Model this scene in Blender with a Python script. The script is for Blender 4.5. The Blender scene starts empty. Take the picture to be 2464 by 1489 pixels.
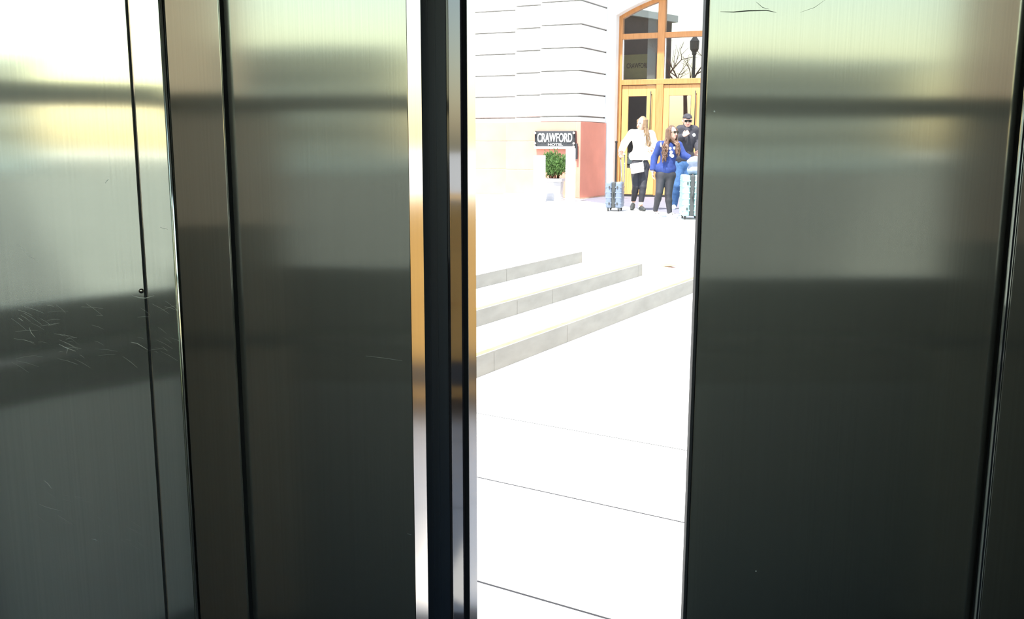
import bpy, bmesh, math, random
import numpy as np
from mathutils import Vector, Matrix

S = bpy.context.scene
COL = S.collection
R = math.radians
Z0 = Vector((0, 0, 1))

# ------------------------------------------------------------------ camera
F = 2247.0                                     # focal length in pixels of the 2464x1489 frame
PITCH, ROLL = R(9.95), R(0.174)
CAMZ = 1.6
cam_d = bpy.data.cameras.new('camera')
cam = bpy.data.objects.new('camera', cam_d); COL.objects.link(cam)
CM = Matrix.Rotation(math.pi/2 - PITCH, 4, 'X') @ Matrix.Rotation(ROLL, 4, 'Z')
cam.matrix_world = Matrix.Translation((0, 0, CAMZ)) @ CM
cam_d.sensor_width = 36.0
cam_d.lens = F/2464.0*36.0
cam_d.clip_start = 0.02; cam_d.clip_end = 2000
S.camera = cam
CP = Vector((0, 0, CAMZ)); CM3 = CM.to_3x3()
def ray(px, py): return CM3 @ Vector(((px-1232)/F, -(py-744.5)/F, -1))
def at_y(px, py, Y):
    d = ray(px, py); return CP + d*(Y/d.y)
def at_z(px, py, z):
    d = ray(px, py); return CP + d*((z-CAMZ)/d.z)
def at_pl(px, py, P0, n):
    d = ray(px, py); return CP + d*((P0-CP).dot(n)/d.dot(n))

# ------------------------------------------------------------------ world, sun, exposure
SUN_EL, SUN_AZ = R(64), math.atan2(-0.53, -0.848)          # sun stands behind the lift, to its left
w = bpy.data.worlds.new('world'); S.world = w; w.use_nodes = True
nt = w.node_tree; nt.nodes.clear()
sky = nt.nodes.new('ShaderNodeTexSky'); sky.sky_type = 'NISHITA'
sky.sun_disc = False; sky.sun_elevation = SUN_EL; sky.sun_rotation = SUN_AZ
sky.air_density = 1.6; sky.dust_density = 1.3; sky.ozone_density = 1.0
bg = nt.nodes.new('ShaderNodeBackground'); bg.inputs['Strength'].default_value = 0.40
wo = nt.nodes.new('ShaderNodeOutputWorld')
nt.links.new(sky.outputs[0], bg.inputs[0]); nt.links.new(bg.outputs[0], wo.inputs[0])
sl = bpy.data.lights.new('sun', 'SUN'); sl.energy = 11.5; sl.angle = R(0.6); sl.color = (1.0, 0.96, 0.88)
sun = bpy.data.objects.new('sun', sl); COL.objects.link(sun)
sd = Vector((-0.53*math.cos(SUN_EL), -0.848*math.cos(SUN_EL), math.sin(SUN_EL)))
sun.rotation_euler = sd.to_track_quat('Z', 'Y').to_euler(); sun.location = (-10, -16, 30)
S.view_settings.view_transform = 'Standard'; S.view_settings.look = 'None'
S.view_settings.gamma = 1.0; S.view_settings.use_curve_mapping = False
S.view_settings.exposure = 0.3
S.cycles.use_denoising = True
S.cycles.max_bounces = 12; S.cycles.transparent_max_bounces = 16
S.cycles.glossy_bounces = 8

# ------------------------------------------------------------------ materials
def newmat(name):
    m = bpy.data.materials.new(name); m.use_nodes = True
    nt = m.node_tree; b = nt.nodes['Principled BSDF']
    return m, nt, b
def N(nt, t, **kw):
    n = nt.nodes.new(t)
    for k, v in kw.items():
        if k in n.inputs: n.inputs[k].default_value = v
        else: setattr(n, k, v)
    return n
def plain(name, col, rough=0.6, metal=0.0, var=0.12, scale=8.0, bump=0.0, spec=0.5, stretch=(1, 1, 1), coat=0):
    """colour with procedural grain"""
    m, nt, b = newmat(name)
    tc = N(nt, 'ShaderNodeTexCoord'); mp = N(nt, 'ShaderNodeMapping'); mp.inputs['Scale'].default_value = stretch
    no = N(nt, 'ShaderNodeTexNoise', Scale=scale, Detail=5.0)
    nt.links.new(tc.outputs['Object'], mp.inputs[0]); nt.links.new(mp.outputs[0], no.inputs['Vector'])
    rp = N(nt, 'ShaderNodeMapRange'); rp.inputs['From Min'].default_value = .3; rp.inputs['From Max'].default_value = .7
    rp.inputs['To Min'].default_value = 1-var; rp.inputs['To Max'].default_value = 1+var
    nt.links.new(no.outputs['Fac'], rp.inputs['Value'])
    mx = N(nt, 'ShaderNodeMix', data_type='RGBA', blend_type='MULTIPLY'); mx.inputs['Factor'].default_value = 1.0
    mx.inputs[6].default_value = (*col, 1); nt.links.new(rp.outputs[0], mx.inputs[7])
    nt.links.new(mx.outputs[2], b.inputs['Base Color'])
    b.inputs['Roughness'].default_value = rough; b.inputs['Metallic'].default_value = metal
    b.inputs['Specular IOR Level'].default_value = spec; b.inputs['Coat Weight'].default_value = coat
    if bump:
        bp = N(nt, 'ShaderNodeBump', Strength=bump, Distance=.02); nt.links.new(no.outputs['Fac'], bp.inputs['Height'])
        nt.links.new(bp.outputs[0], b.inputs['Normal'])
    return m
def steel(name, col, rough, aniso, wave=0.0006, grain=0.10, haze=0.0):
    """vertically brushed stainless steel: reflections smear sideways, sheet slightly wavy"""
    m, nt, b = newmat(name)
    geo = N(nt, 'ShaderNodeNewGeometry')
    cr = N(nt, 'ShaderNodeVectorMath', operation='CROSS_PRODUCT'); cr.inputs[1].default_value = (0, 0, 1)
    nt.links.new(geo.outputs['True Normal'], cr.inputs[0])
    nt.links.new(cr.outputs[0], b.inputs['Tangent'])
    tc = N(nt, 'ShaderNodeTexCoord')
    mp = N(nt, 'ShaderNodeMapping'); mp.inputs['Scale'].default_value = (420, 420, 1.2)
    no = N(nt, 'ShaderNodeTexNoise', Scale=1.0, Detail=3.0)
    nt.links.new(tc.outputs['Object'], mp.inputs[0]); nt.links.new(mp.outputs[0], no.inputs['Vector'])
    rp = N(nt, 'ShaderNodeMapRange'); rp.inputs['To Min'].default_value = 1-grain; rp.inputs['To Max'].default_value = 1+grain
    nt.links.new(no.outputs['Fac'], rp.inputs['Value'])
    mx = N(nt, 'ShaderNodeMix', data_type='RGBA', blend_type='MULTIPLY'); mx.inputs['Factor'].default_value = 1.0
    mx.inputs[6].default_value = (*col, 1); nt.links.new(rp.outputs[0], mx.inputs[7])
    nt.links.new(mx.outputs[2], b.inputs['Base Color'])
    b.inputs['Metallic'].default_value = 1.0
    sm = N(nt, 'ShaderNodeTexNoise', Scale=2.5, Detail=4.0); nt.links.new(tc.outputs['Object'], sm.inputs['Vector'])
    rr = N(nt, 'ShaderNodeMapRange'); rr.inputs['To Min'].default_value = rough*.85; rr.inputs['To Max'].default_value = rough*1.15
    nt.links.new(sm.outputs['Fac'], rr.inputs['Value']); nt.links.new(rr.outputs[0], b.inputs['Roughness'])
    b.inputs['Anisotropic'].default_value = aniso
    if wave:
        wm = N(nt, 'ShaderNodeMapping'); wm.inputs['Scale'].default_value = (1.6, 1.6, 2.6)
        wn = N(nt, 'ShaderNodeTexNoise', Scale=1.5, Detail=1.0)
        nt.links.new(tc.outputs['Object'], wm.inputs[0]); nt.links.new(wm.outputs[0], wn.inputs['Vector'])
        bp = N(nt, 'ShaderNodeBump', Strength=1.0, Distance=wave); nt.links.new(wn.outputs['Fac'], bp.inputs['Height'])
        nt.links.new(bp.outputs[0], b.inputs['Normal'])
    if haze:                                    # wide tail of the brushed finish
        g2 = N(nt, 'ShaderNodeBsdfAnisotropic', Roughness=.42, Anisotropy=.2)
        nt.links.new(mx.outputs[2], g2.inputs['Color']); nt.links.new(cr.outputs[0], g2.inputs['Tangent'])
        ms_ = N(nt, 'ShaderNodeMixShader'); ms_.inputs[0].default_value = haze
        nt.links.new(b.outputs[0], ms_.inputs[1]); nt.links.new(g2.outputs[0], ms_.inputs[2])
        nt.links.new(ms_.outputs[0], nt.nodes['Material Output'].inputs[0])
    return m
def frosted(name, col, trans):
    m, nt, b = newmat(name); nt.nodes.remove(b)
    tl = N(nt, 'ShaderNodeBsdfTranslucent', Color=(*[c*trans for c in col], 1)); df = N(nt, 'ShaderNodeBsdfDiffuse', Color=(*[c*.5 for c in col], 1))
    ad = N(nt, 'ShaderNodeAddShader'); nt.links.new(tl.outputs[0], ad.inputs[0]); nt.links.new(df.outputs[0], ad.inputs[1])
    nt.links.new(ad.outputs[0], nt.nodes['Material Output'].inputs[0])
    return m
def glass(name, tint, refl=None, rough=0.0):
    """thin architectural pane: tinted see-through plus mirror reflection"""
    m, nt, b = newmat(name); nt.nodes.remove(b)
    out = nt.nodes['Material Output']
    tr = N(nt, 'ShaderNodeBsdfTransparent', Color=(*tint, 1)); gl = N(nt, 'ShaderNodeBsdfGlossy', Roughness=rough)
    mx = N(nt, 'ShaderNodeMixShader')
    if refl is None:
        fr = N(nt, 'ShaderNodeFresnel', IOR=1.5); nt.links.new(fr.outputs[0], mx.inputs[0])
    else: mx.inputs[0].default_value = refl
    nt.links.new(tr.outputs[0], mx.inputs[1]); nt.links.new(gl.outputs[0], mx.inputs[2])
    nt.links.new(mx.outputs[0], out.inputs[0])
    return m
def wood(name, c1, c2):
    m, nt, b = newmat(name)
    tc = N(nt, 'ShaderNodeTexCoord'); mp = N(nt, 'ShaderNodeMapping'); mp.inputs['Scale'].default_value = (9, 9, 0.9)
    no = N(nt, 'ShaderNodeTexNoise', Scale=3.0, Detail=6.0, Distortion=0.6)
    nt.links.new(tc.outputs['Object'], mp.inputs[0]); nt.links.new(mp.outputs[0], no.inputs['Vector'])
    cr = N(nt, 'ShaderNodeValToRGB'); cr.color_ramp.elements[0].position = .3; cr.color_ramp.elements[1].position = .7
    cr.color_ramp.elements[0].color = (*c1, 1); cr.color_ramp.elements[1].color = (*c2, 1)
    nt.links.new(no.outputs['Fac'], cr.inputs[0]); nt.links.new(cr.outputs[0], b.inputs['Base Color'])
    b.inputs['Roughness'].default_value = .45
    return m

M = {}
M['steel_door'] = steel('dark brushed steel', (.455, .45, .415), .10, .88, .0007, haze=.22)
M['steel_panel'] = steel('polished brushed steel', (.95, .96, .91), .085, .80, .0010, haze=.10)
M['steel_edge'] = steel('bright steel edge', (.62, .56, .50), .14, .3, 0)
M['steel_wall'] = steel('grey cab steel', (.33, .35, .33), .30, .7, 0)
M['laminate'] = plain('grey green laminate', (.125, .15, .17), .55, 0, .06, 2)
M['tan_laminate'] = plain('tan laminate', (.42, .38, .31), .5, 0, .05, 2)
M['frost'] = frosted('tan frosted glass', (.82, .75, .62), .62)
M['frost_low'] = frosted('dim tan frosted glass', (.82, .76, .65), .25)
M['frost_right'] = frosted('brown tinted frosted glass', (.76, .68, .56), .55)
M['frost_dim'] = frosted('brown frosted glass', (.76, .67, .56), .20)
M['laminate_light'] = plain('light grey laminate', (.52, .57, .53), .5, 0, .05, 2)
M['band_shade'] = plain('laminate band with painted shade', (.05, .055, .055), .5)
M['gap_black'] = plain('black rubber', (.006, .007, .010), .75, 0, .2, 30, spec=.2)
M['navy'] = plain('navy painted steel', (.012, .018, .032), .42, 0, .15, 3, stretch=(60, 60, 1))
M['gloss_dark'] = plain('glossy dark paint', (.022, .020, .024), .07, 0, .08, 3, spec=.8)
M['groove'] = plain('dark groove', (.012, .012, .016), .6)
M['scratch'] = plain('scratched steel', (.70, .72, .69), .45, .9, .1)
M['scratch_dark'] = plain('dark scratch', (.05, .06, .05), .5, .3, .1)
M['cab_floor'] = plain('dark rubber floor', (.10, .105, .11), .7, 0, .25, 60, .15)
M['cab_ceiling'] = plain('grey ceiling paint', (.20, .21, .20), .6)
M['cab_glass'] = glass('greenish glass', (.93, .95, .88))
M['mullion'] = plain('grey painted bar', (.13, .14, .13), .5)
M['concrete'] = plain('pale plaza concrete', (.60, .585, .55), .8, 0, .05, 5, .08)
M['riser'] = plain('grey step stone', (.285, .268, .232), .85, 0, .10, 3.5, .12, stretch=(1, 1, 3))  # upright step faces, darker than the concrete treads
M['joint'] = plain('dark joint', (.02, .02, .022), .95)
M['apron'] = plain('grey blue ground', (.125, .125, .16), .8, 0, .1, 3)
M['asphalt'] = plain('asphalt', (.05, .052, .05), .95, 0, .2, 1.5, spec=.05)
M['pale_asphalt'] = plain('pale patch asphalt', (.105, .108, .10), .95, 0, .2, 1.5, spec=.05)
M['yellow_line'] = plain('worn yellow paint', (.58, .47, .10), .7, 0, .2, 9)
M['stone'] = plain('white limestone', (.74, .735, .71), .75, 0, .04, 2.5, .06)
M['stone_joint'] = plain('grey mortar', (.30, .29, .275), .9)  # recessed core between blocks, greyer than the limestone
M['redstone'] = plain('red sandstone', (.60, .24, .175), .7, 0, .10, 1.6, .05)
M['redjoint'] = plain('pale red mortar', (.62, .40, .30), .8)
M['wood'] = wood('orange oak', (.40, .165, .048), (.50, .225, .075))
M['wood_door'] = wood('light oak', (.50, .26, .085), (.60, .33, .12))
M['pane'] = glass('window glass', (.86, .89, .88), .36)
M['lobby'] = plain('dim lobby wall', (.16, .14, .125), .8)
M['olive'] = plain('olive board', (.62, .56, .27), .7)
M['brown'] = plain('brown letter', (.10, .08, .05), .6)
M['white'] = plain('white paint', (.80, .80, .79), .6, 0, .03)
M['black'] = plain('black paint', (.012, .012, .013), .45)
M['dark'] = plain('dark sign board', (.030, .032, .036), .5)
M['bulb'] = plain('white bulb glass', (.85, .80, .70), .25)
M['pot'] = plain('pale grey cast stone', (.42, .42, .44), .8, 0, .08, 5)
M['soil'] = plain('soil', (.05, .03, .02), .95)
M['leaf'] = plain('juniper green', (.060, .13, .026), .7, 0, .45, 9)
M['bark'] = plain('brown twig', (.12, .05, .03), .9)
M['leaf_orange'] = plain('dry orange leaf', (.75, .30, .12), .7)
M['cartyellow'] = plain('orange yellow enamel', (.86, .48, .12), .4, 0, .06, 4, coat=.2)
M['tyre'] = plain('black tyre', (.015, .015, .015), .8)
M['greymetal'] = plain('grey metal', (.35, .35, .36), .35, .9)
M['skin'] = plain('skin', (.56, .33, .245), .55, 0, .05, 14)
M['cream'] = plain('cream knit', (.80, .755, .66), .9, 0, .07, 60, .2)
M['legging'] = plain('black legging', (.018, .018, .024), .7, 0, .15, 20)
M['shoe_black'] = plain('black shoe', (.020, .024, .024), .6)
M['shoe_white'] = plain('white sneaker', (.74, .73, .70), .6)
M['sock'] = plain('white sock', (.75, .74, .72), .9)
M['hair_blond'] = plain('dark blond hair', (.20, .125, .065), .5, 0, .45, 22, .3, stretch=(3, 3, .5))
M['hair_brown'] = plain('brown hair', (.095, .048, .026), .45, 0, .5, 22, .3, stretch=(3, 3, .5))
M['blue_sweat'] = plain('royal blue fleece', (.016, .036, .155), .9, 0, .15, 25, .15)
M['print'] = plain('pale print', (.62, .70, .78), .8)
M['hoodie'] = plain('charcoal fleece', (.030, .029, .036), .9, 0, .2, 25, .15)
M['jeans'] = plain('blue denim', (.030, .085, .20), .85, 0, .2, 30, .1)
M['bag_white'] = plain('off white leather', (.72, .69, .62), .5)
M['lens'] = plain('dark lens', (.008, .008, .009), .12)
M['lips'] = plain('lips', (.45, .14, .13), .5)
M['case_blue'] = plain('steel blue shell', (.13, .165, .225), .35, 0, .06, 5)
M['case_mint'] = plain('mint shell', (.24, .47, .46), .35, 0, .05, 5)
M['zip'] = plain('dark zip gusset', (.045, .05, .05), .8)
M['bag_grey'] = plain('grey blue fabric', (.23, .26, .34), .9, 0, .1, 20, .15)
M['bag_handle'] = plain('brown strap', (.16, .09, .07), .7)
M['beige'] = plain('beige masonry', (.58, .54, .44), .8, 0, .1, .6)
M['brickdark'] = plain('dark brick', (.10, .065, .055), .85, 0, .15, .8)
M['bwindow'] = plain('far window glass', (.05, .06, .06), .15)
M['tan'] = plain('tan stone', (.80, .77, .66), .8, 0, .08, .5)

# ------------------------------------------------------------------ object helpers
def wloc(o):
    v = Vector((0, 0, 0))
    while o is not None:
        v += o.location; o = o.parent
    return v
def link(name, me, mat, parent=None, loc=None):
    o = bpy.data.objects.new(name, me); COL.objects.link(o)
    if mat is not None and not me.materials: me.materials.append(M[mat] if isinstance(mat, str) else mat)
    if parent is not None: o.parent = parent
    if loc is not None: o.location = loc
    return o
def mesh(name, verts, faces, mat, parent=None, smooth=False):
    """verts in world space; stored relative to the parent's place"""
    off = wloc(parent) if parent else Vector((0, 0, 0))
    me = bpy.data.meshes.new(name)
    me.from_pydata([tuple(Vector(v)-off) for v in verts], [], faces); me.update()
    bm = bmesh.new(); bm.from_mesh(me); bmesh.ops.recalc_face_normals(bm, faces=bm.faces); bm.to_mesh(me); bm.free()
    if smooth: me.shade_smooth()
    return link(name, me, mat, parent)
def prism(name, poly, z0, z1, mat, parent=None, bevel=0.0):
    n = len(poly)
    v = [(p[0], p[1], z0) for p in poly] + [(p[0], p[1], z1) for p in poly]
    f = [list(range(n))[::-1], list(range(n, 2*n))] + [[i, (i+1) % n, n+(i+1) % n, n+i] for i in range(n)]
    o = mesh(name, v, f, mat, parent)
    if bevel: bevel_obj(o, bevel)
    return o
def bevel_obj(o, w, seg=2):
    bm = bmesh.new(); bm.from_mesh(o.data)
    bmesh.ops.bevel(bm, geom=list(bm.edges), offset=w, segments=seg, affect='EDGES', profile=.5, clamp_overlap=True)
    bm.to_mesh(o.data); bm.free()
def box(name, c, half, mat, parent=None, ax=None, bevel=0.0, seg=2, smooth=False):
    """box with centre c, half sizes along ax (three vectors; world axes by default)"""
    if ax is None: ax = (Vector((1, 0, 0)), Vector((0, 1, 0)), Vector((0, 0, 1)))
    c = Vector(c); v = []
    for sx in (-1, 1):
        for sy in (-1, 1):
            for sz in (-1, 1): v.append(c + ax[0]*half[0]*sx + ax[1]*half[1]*sy + ax[2]*half[2]*sz)
    f = [(0, 1, 3, 2), (4, 6, 7, 5), (0, 4, 5, 1), (2, 3, 7, 6), (0, 2, 6, 4), (1, 5, 7, 3)]
    o = mesh(name, v, f, mat, parent)
    if bevel: bevel_obj(o, bevel, seg)
    if smooth: o.data.shade_smooth()
    return o
def bx(name, x0, x1, y0, y1, z0, z1, mat, parent=None, bevel=0.0):
    return box(name, ((x0+x1)/2, (y0+y1)/2, (z0+z1)/2), ((x1-x0)/2, (y1-y0)/2, (z1-z0)/2), mat, parent, None, bevel)
def lathe(name, c, prof, mat, parent=None, n=16, axis=Vector((0, 0, 1)), rot=0.0, smooth=False):
    q = Vector((0, 0, 1)).rotation_difference(axis); v = []; f = []
    for r, z in prof:
        for i in range(n):
            a = 2*math.pi*i/n + rot
            v.append(Vector(c) + q @ Vector((r*math.cos(a), r*math.sin(a), z)))
    for k in range(len(prof)-1):
        for i in range(n):
            f.append((k*n+i, k*n+(i+1) % n, (k+1)*n+(i+1) % n, (k+1)*n+i))
    f.append(tuple(range(n))[::-1]); f.append(tuple(range((len(prof)-1)*n, len(prof)*n)))
    return mesh(name, v, f, mat, parent, smooth)
def tube(name, pts, r, mat, parent=None, n=8):
    v = []; f = []; pts = [Vector(p) for p in pts]
    for i, p in enumerate(pts):
        d = (pts[min(i+1, len(pts)-1)] - pts[max(i-1, 0)]).normalized()
        s = d.cross(Vector((.13, .97, .2))).normalized(); t = d.cross(s)
        rr = r[i] if isinstance(r, (list, tuple)) else r
        for k in range(n):
            a = 2*math.pi*k/n; v.append(p + (s*math.cos(a)+t*math.sin(a))*rr)
    for i in range(len(pts)-1):
        for k in range(n): f.append((i*n+k, i*n+(k+1) % n, (i+1)*n+(k+1) % n, (i+1)*n+k))
    f.append(tuple(range(n))[::-1]); f.append(tuple(range((len(pts)-1)*n, len(pts)*n)))
    return mesh(name, v, f, mat, parent, True)
def empty(name, loc):
    o = bpy.data.objects.new(name, None); COL.objects.link(o); o.location = loc; o.empty_display_size = .1
    return o
def tag(o, label, cat=None, group=None, kind=None):
    o['label'] = label
    if cat: o['category'] = cat
    if group: o['group'] = group
    if kind: o['kind'] = kind
    return o
def text(name, body, size, origin, xdir, zdir, mat, parent, depth=.006, fit=None):
    cu = bpy.data.curves.new(name, 'FONT'); cu.body = body; cu.size = size; cu.extrude = depth
    cu.align_x = 'CENTER'; cu.align_y = 'CENTER'; cu.offset = size*.012
    t = bpy.data.objects.new(name+'_tmp', cu); COL.objects.link(t)
    bpy.context.view_layer.update()
    me = bpy.data.meshes.new_from_object(t.evaluated_get(bpy.context.evaluated_depsgraph_get()))
    bpy.data.objects.remove(t); bpy.data.curves.remove(cu)
    me.materials.clear()
    xs = [v.co.x for v in me.vertices]; ys = [v.co.y for v in me.vertices]
    kx = fit[0]/(max(xs)-min(xs)) if fit else 1; ky = fit[1]/(max(ys)-min(ys)) if fit else 1
    cx, cy = (max(xs)+min(xs))/2, (max(ys)+min(ys))/2
    nrm = xdir.cross(zdir); off = wloc(parent)
    for v in me.vertices:
        v.co = Vector(origin) + xdir*(v.co.x-cx)*kx + zdir*(v.co.y-cy)*ky + nrm*v.co.z - off
    return link(name, me, mat, parent)

# ------------------------------------------------------------------ the lift cab
YD = 1.26                                       # inner face of the cab doors
ZT = 2.42                                       # cab height
YB = -0.45                                      # back wall
XL, XR = -1.35, 1.75
def X744(px, Y): return at_y(px, 744, Y).x

o = bx('floor', XL, XR, YB-.04, YD+.30, -.06, 0, 'cab_floor'); tag(o, 'dark rubber floor of the lift cab', 'floor', kind='structure')
o = bx('ceiling', XL, XR, YB-.04, YD+.30, ZT, ZT+.06, 'cab_ceiling'); tag(o, 'flat grey ceiling of the lift cab', 'ceiling', kind='structure')
o = bx('wall_left', XL-.05, XL, YB-.04, YD+.30, -.06, ZT+.06, 'steel_wall'); tag(o, 'grey steel side wall beside the polished return panel', 'wall', kind='structure')
o = bx('wall_right', XR, XR+.05, YB-.04, YD+.30, -.06, ZT+.06, 'steel_wall'); tag(o, 'grey steel side wall beside the wide door leaf', 'wall', kind='structure')

m, nt_, b_ = newmat('fill lamp diffuser'); b_.inputs['Emission Color'].default_value = (1, .97, .9, 1); b_.inputs['Emission Strength'].default_value = 75.0; M['lamp'] = m
for lx in (-.6, .2, 1.0):  # unseen lamps added to lift the dark steel and lower cab walls
    for ly in (-.1, .7):
        e = empty('cab_fill_light', (lx, ly, ZT)); tag(e, 'unseen round lamp added in the grey ceiling to brighten the lift cab', 'lamp', 'added fill lamps of the lift cab')
        lathe('rim', (lx, ly, ZT-.012), [(.075, 0), (.075, .012), (.060, .012), (.060, 0)], 'greymetal', e, 20)
        lathe('diffuser', (lx, ly, ZT-.008), [(.058, 0), (.058, .006)], 'lamp', e, 20)

# back wall, mirrored in the doors: low steel panel, a bar, two rows of glass, steel end posts
wb = empty('wall_back', (0, YB, 0)); tag(wb, 'glazed back wall of the lift cab with a grey bar', 'wall', kind='structure')
GX0, GX1 = -.72, 1.37
GM0, GM1 = -.12, .56                            # the middle light is lower, with a deeper bar
ZW = 1.215
for a0, a1, z_ in ((GX0, GM0, ZW), (GM0, GM1, 1.130), (GM1, GX1, ZW-.03)):
    bx('lower_panel', a0, a1-.001, YB-.03, YB, 0, .84, 'laminate_light' if a0 == GM0 else 'laminate', wb)
    bx('shade_band', a0, a1-.001, YB-.03, YB, .84, z_, 'band_shade', wb)  # shade around the handrail, painted as a darker strip
    bx('glass_pane', a0+.001, a1-.001, YB-.016, YB-.010, z_, 1.71, 'cab_glass', wb)
bx('end_post', XL, GX0, YB-.03, YB, 0, 1.35, 'tan_laminate', wb)
bx('end_post', GX1, XR, YB-.03, YB, 0, 1.30, 'tan_laminate', wb)
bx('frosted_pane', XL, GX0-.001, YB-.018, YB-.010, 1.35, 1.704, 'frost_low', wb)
bx('frosted_pane', XL, -.845, YB-.018, YB-.010, 1.753, 2.30, 'frost', wb)
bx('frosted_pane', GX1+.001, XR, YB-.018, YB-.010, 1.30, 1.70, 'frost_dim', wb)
bx('frosted_pane', GX1+.001, XR, YB-.018, YB-.010, 1.75, 2.30, 'frost_right', wb)
bx('bar', GX1, XR, YB-.03, YB, 1.70, 1.75, 'tan_laminate', wb)
tube('handrail', [(XL+.1, YB+.065, .99), (0, YB+.065, .99), (XR-.1, YB+.065, .99)], .019, 'greymetal', wb, 12)
for hx_ in (-1.0, -.3, .4, 1.1): box('rail_bracket', (hx_, YB+.03, .985), (.012, .035, .012), 'greymetal', wb, None, .003)
bx('bar', XL, GM0, YB-.03, YB+.01, 1.704, 1.753, 'mullion', wb, .006)
bx('bar', GM0, GM1, YB-.03, YB+.01, 1.716, 1.784, 'mullion', wb, .006)
bx('bar', GM1, GX1, YB-.03, YB+.01, 1.692, 1.753, 'mullion', wb, .006)
bx('top_rail', XL, GX1, YB-.03, YB, 2.30, ZT, 'steel_wall', wb)
bx('glass_pane', -.843, GX1, YB-.016, YB-.010, 1.750, 2.30, 'cab_glass', wb)

# left return: polished angled panel and narrow strip, then a plain fixed panel beside the door
YE = 1.245; XE = X744(433, YE)
YAW = R(25); dl = Vector((-math.cos(YAW), -math.sin(YAW), 0)); dn = Vector((math.sin(YAW), -math.cos(YAW), 0))
E0 = Vector((XE, YE, 0))
def on_panel(px, py): return at_pl(px, py, E0, dn)
tS = (on_panel(354, 744)-E0).dot(dl)            # the seam between panel and strip
wl = empty('wall_front_left', (XE, YE, 0)); tag(wl, 'bright polished steel return panel with a seam and a screw', 'wall', kind='structure')
def panel_slab(name, t0, t1, mat, proud=0.0, thick=.02):
    a = E0+dl*t0+dn*proud; b = E0+dl*t1+dn*proud
    return prism(name, [(a.x, a.y), (b.x, b.y), ((b-dn*thick).x, (b-dn*thick).y), ((a-dn*thick).x, (a-dn*thick).y)], 0, ZT, mat, wl, .0016)
panel_slab('main_panel', tS+.0010, .60, 'steel_panel')
panel_slab('edge_strip', .003, tS-.0006, 'steel_panel')
panel_slab('seam_joint', tS-.003, tS+.004, 'groove', -.004, .012)
q = E0+dl*.0005-dn*.001
lathe('edge_bead', (q.x, q.y, 0), [(.0026, 0), (.0026, ZT)], 'steel_panel', wl, 16, smooth=True)
s = on_panel(340, 700); sc = lathe('screw', s, [(.0034, -.001), (.0034, .0006), (.0026, .0018), (.0012, .0023)], 'steel_edge', wl, 16, dn, smooth=True)
box('screw_slot', s+dn*.0023, (.0018, .0002, .0002), 'groove', sc)
# scratches worn into the panel
rnd = random.Random(4)
def ribbon(pts2, wpx, plane):
    """thin strip following pixel points on a panel"""
    V = []; Fc = []
    P = [plane(x, y) for x, y in pts2]
    for i, p in enumerate(P):
        d = (P[min(i+1, len(P)-1)]-P[max(i-1, 0)]).normalized(); n = plane.n; sd_ = d.cross(n).normalized()
        taper = math.sin(math.pi*(i+.35)/(len(P)-.3)); hw = wpx*.00022*max(taper, .15)
        V += [p+n*.0003+sd_*hw, p+n*.0003-sd_*hw]
    for i in range(len(P)-1): Fc.append((2*i, 2*i+1, 2*i+3, 2*i+2))
    return V, Fc
class PL:
    def __init__(s, P0, n): s.P0 = P0; s.n = n
    def __call__(s, x, y): return at_pl(x, y, s.P0, s.n)
plA = PL(E0, dn)
def scratches(name, lists, plane, mat, parent):
    V = []; Fc = []
    for pts, wd in lists:
        v, f = ribbon(pts, wd, plane); k = len(V); V += v; Fc += [tuple(i+k for i in q) for q in f]
    o = mesh(name, V, Fc, mat, parent); o['kind'] = 'stuff'; return o
L = [([(45, 588), (58, 603), (72, 617), (90, 628)], 2.2), ([(253, 441), (258, 434), (262, 431)], 2.4),
     ([(318, 711), (335, 716), (350, 717), (371, 711)], 2.2), ([(385, 547), (397, 550), (404, 552)], 2.0),
     ([(142, 828), (158, 836), (182, 845)], 2.0), ([(315, 823), (330, 826), (355, 841)], 1.8),
     ([(105, 1155), (115, 1163), (125, 1176)], 2.4), ([(220, 1296), (229, 1298), (236, 1301)], 3.0),
     ([(95, 1213), (112, 1220), (150, 1230)], 1.6), ([(140, 1240), (160, 1252), (178, 1262)], 1.8),
     ([(45, 765), (55, 772)], 2.2), ([(70, 788), (75, 800), (84, 811)], 1.6), ([(160, 850), (164, 838)], 1)]
for i in range(60):
    x = rnd.uniform(20, 415); y = rnd.uniform(720, 880) - x*.02; a = rnd.uniform(-.5, .5)+.15; l = rnd.uniform(10, 55)
    L.append(([(x, y), (x+l*.5*math.cos(a), y+l*.5*math.sin(a)), (x+l*math.cos(a), y+l*math.sin(a)+3)], rnd.uniform(.2, .55)))
for i in range(22):
    x = rnd.uniform(70, 330); y = 1170+x*.35+rnd.uniform(-40, 40); a = rnd.uniform(.1, .7); l = rnd.uniform(8, 35)
    L.append(([(x, y), (x+l*.5*math.cos(a), y+l*.5*math.sin(a)), (x+l*math.cos(a), y+l*math.sin(a))], rnd.uniform(.2, .55)))
scratches('scratches', L, plA, 'scratch', wl)
# plain fixed panel beside the door leaf
YC = 1.235
XC = X744(561, YC)
wf = empty('wall_front_side', (XC, YC, 0)); tag(wf, 'plain brushed steel jamb panel between polished return and door leaf', 'wall', kind='structure')
bx('jamb_panel', X744(438, YC), XC, YC, YC+.006, 0, ZT, 'steel_door', wf, .001)
bx('jamb_return', X744(438, YC)+.001, XC-.0006, YC+.006, YC+.024, 0, ZT, 'gap_black', wf)
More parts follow.
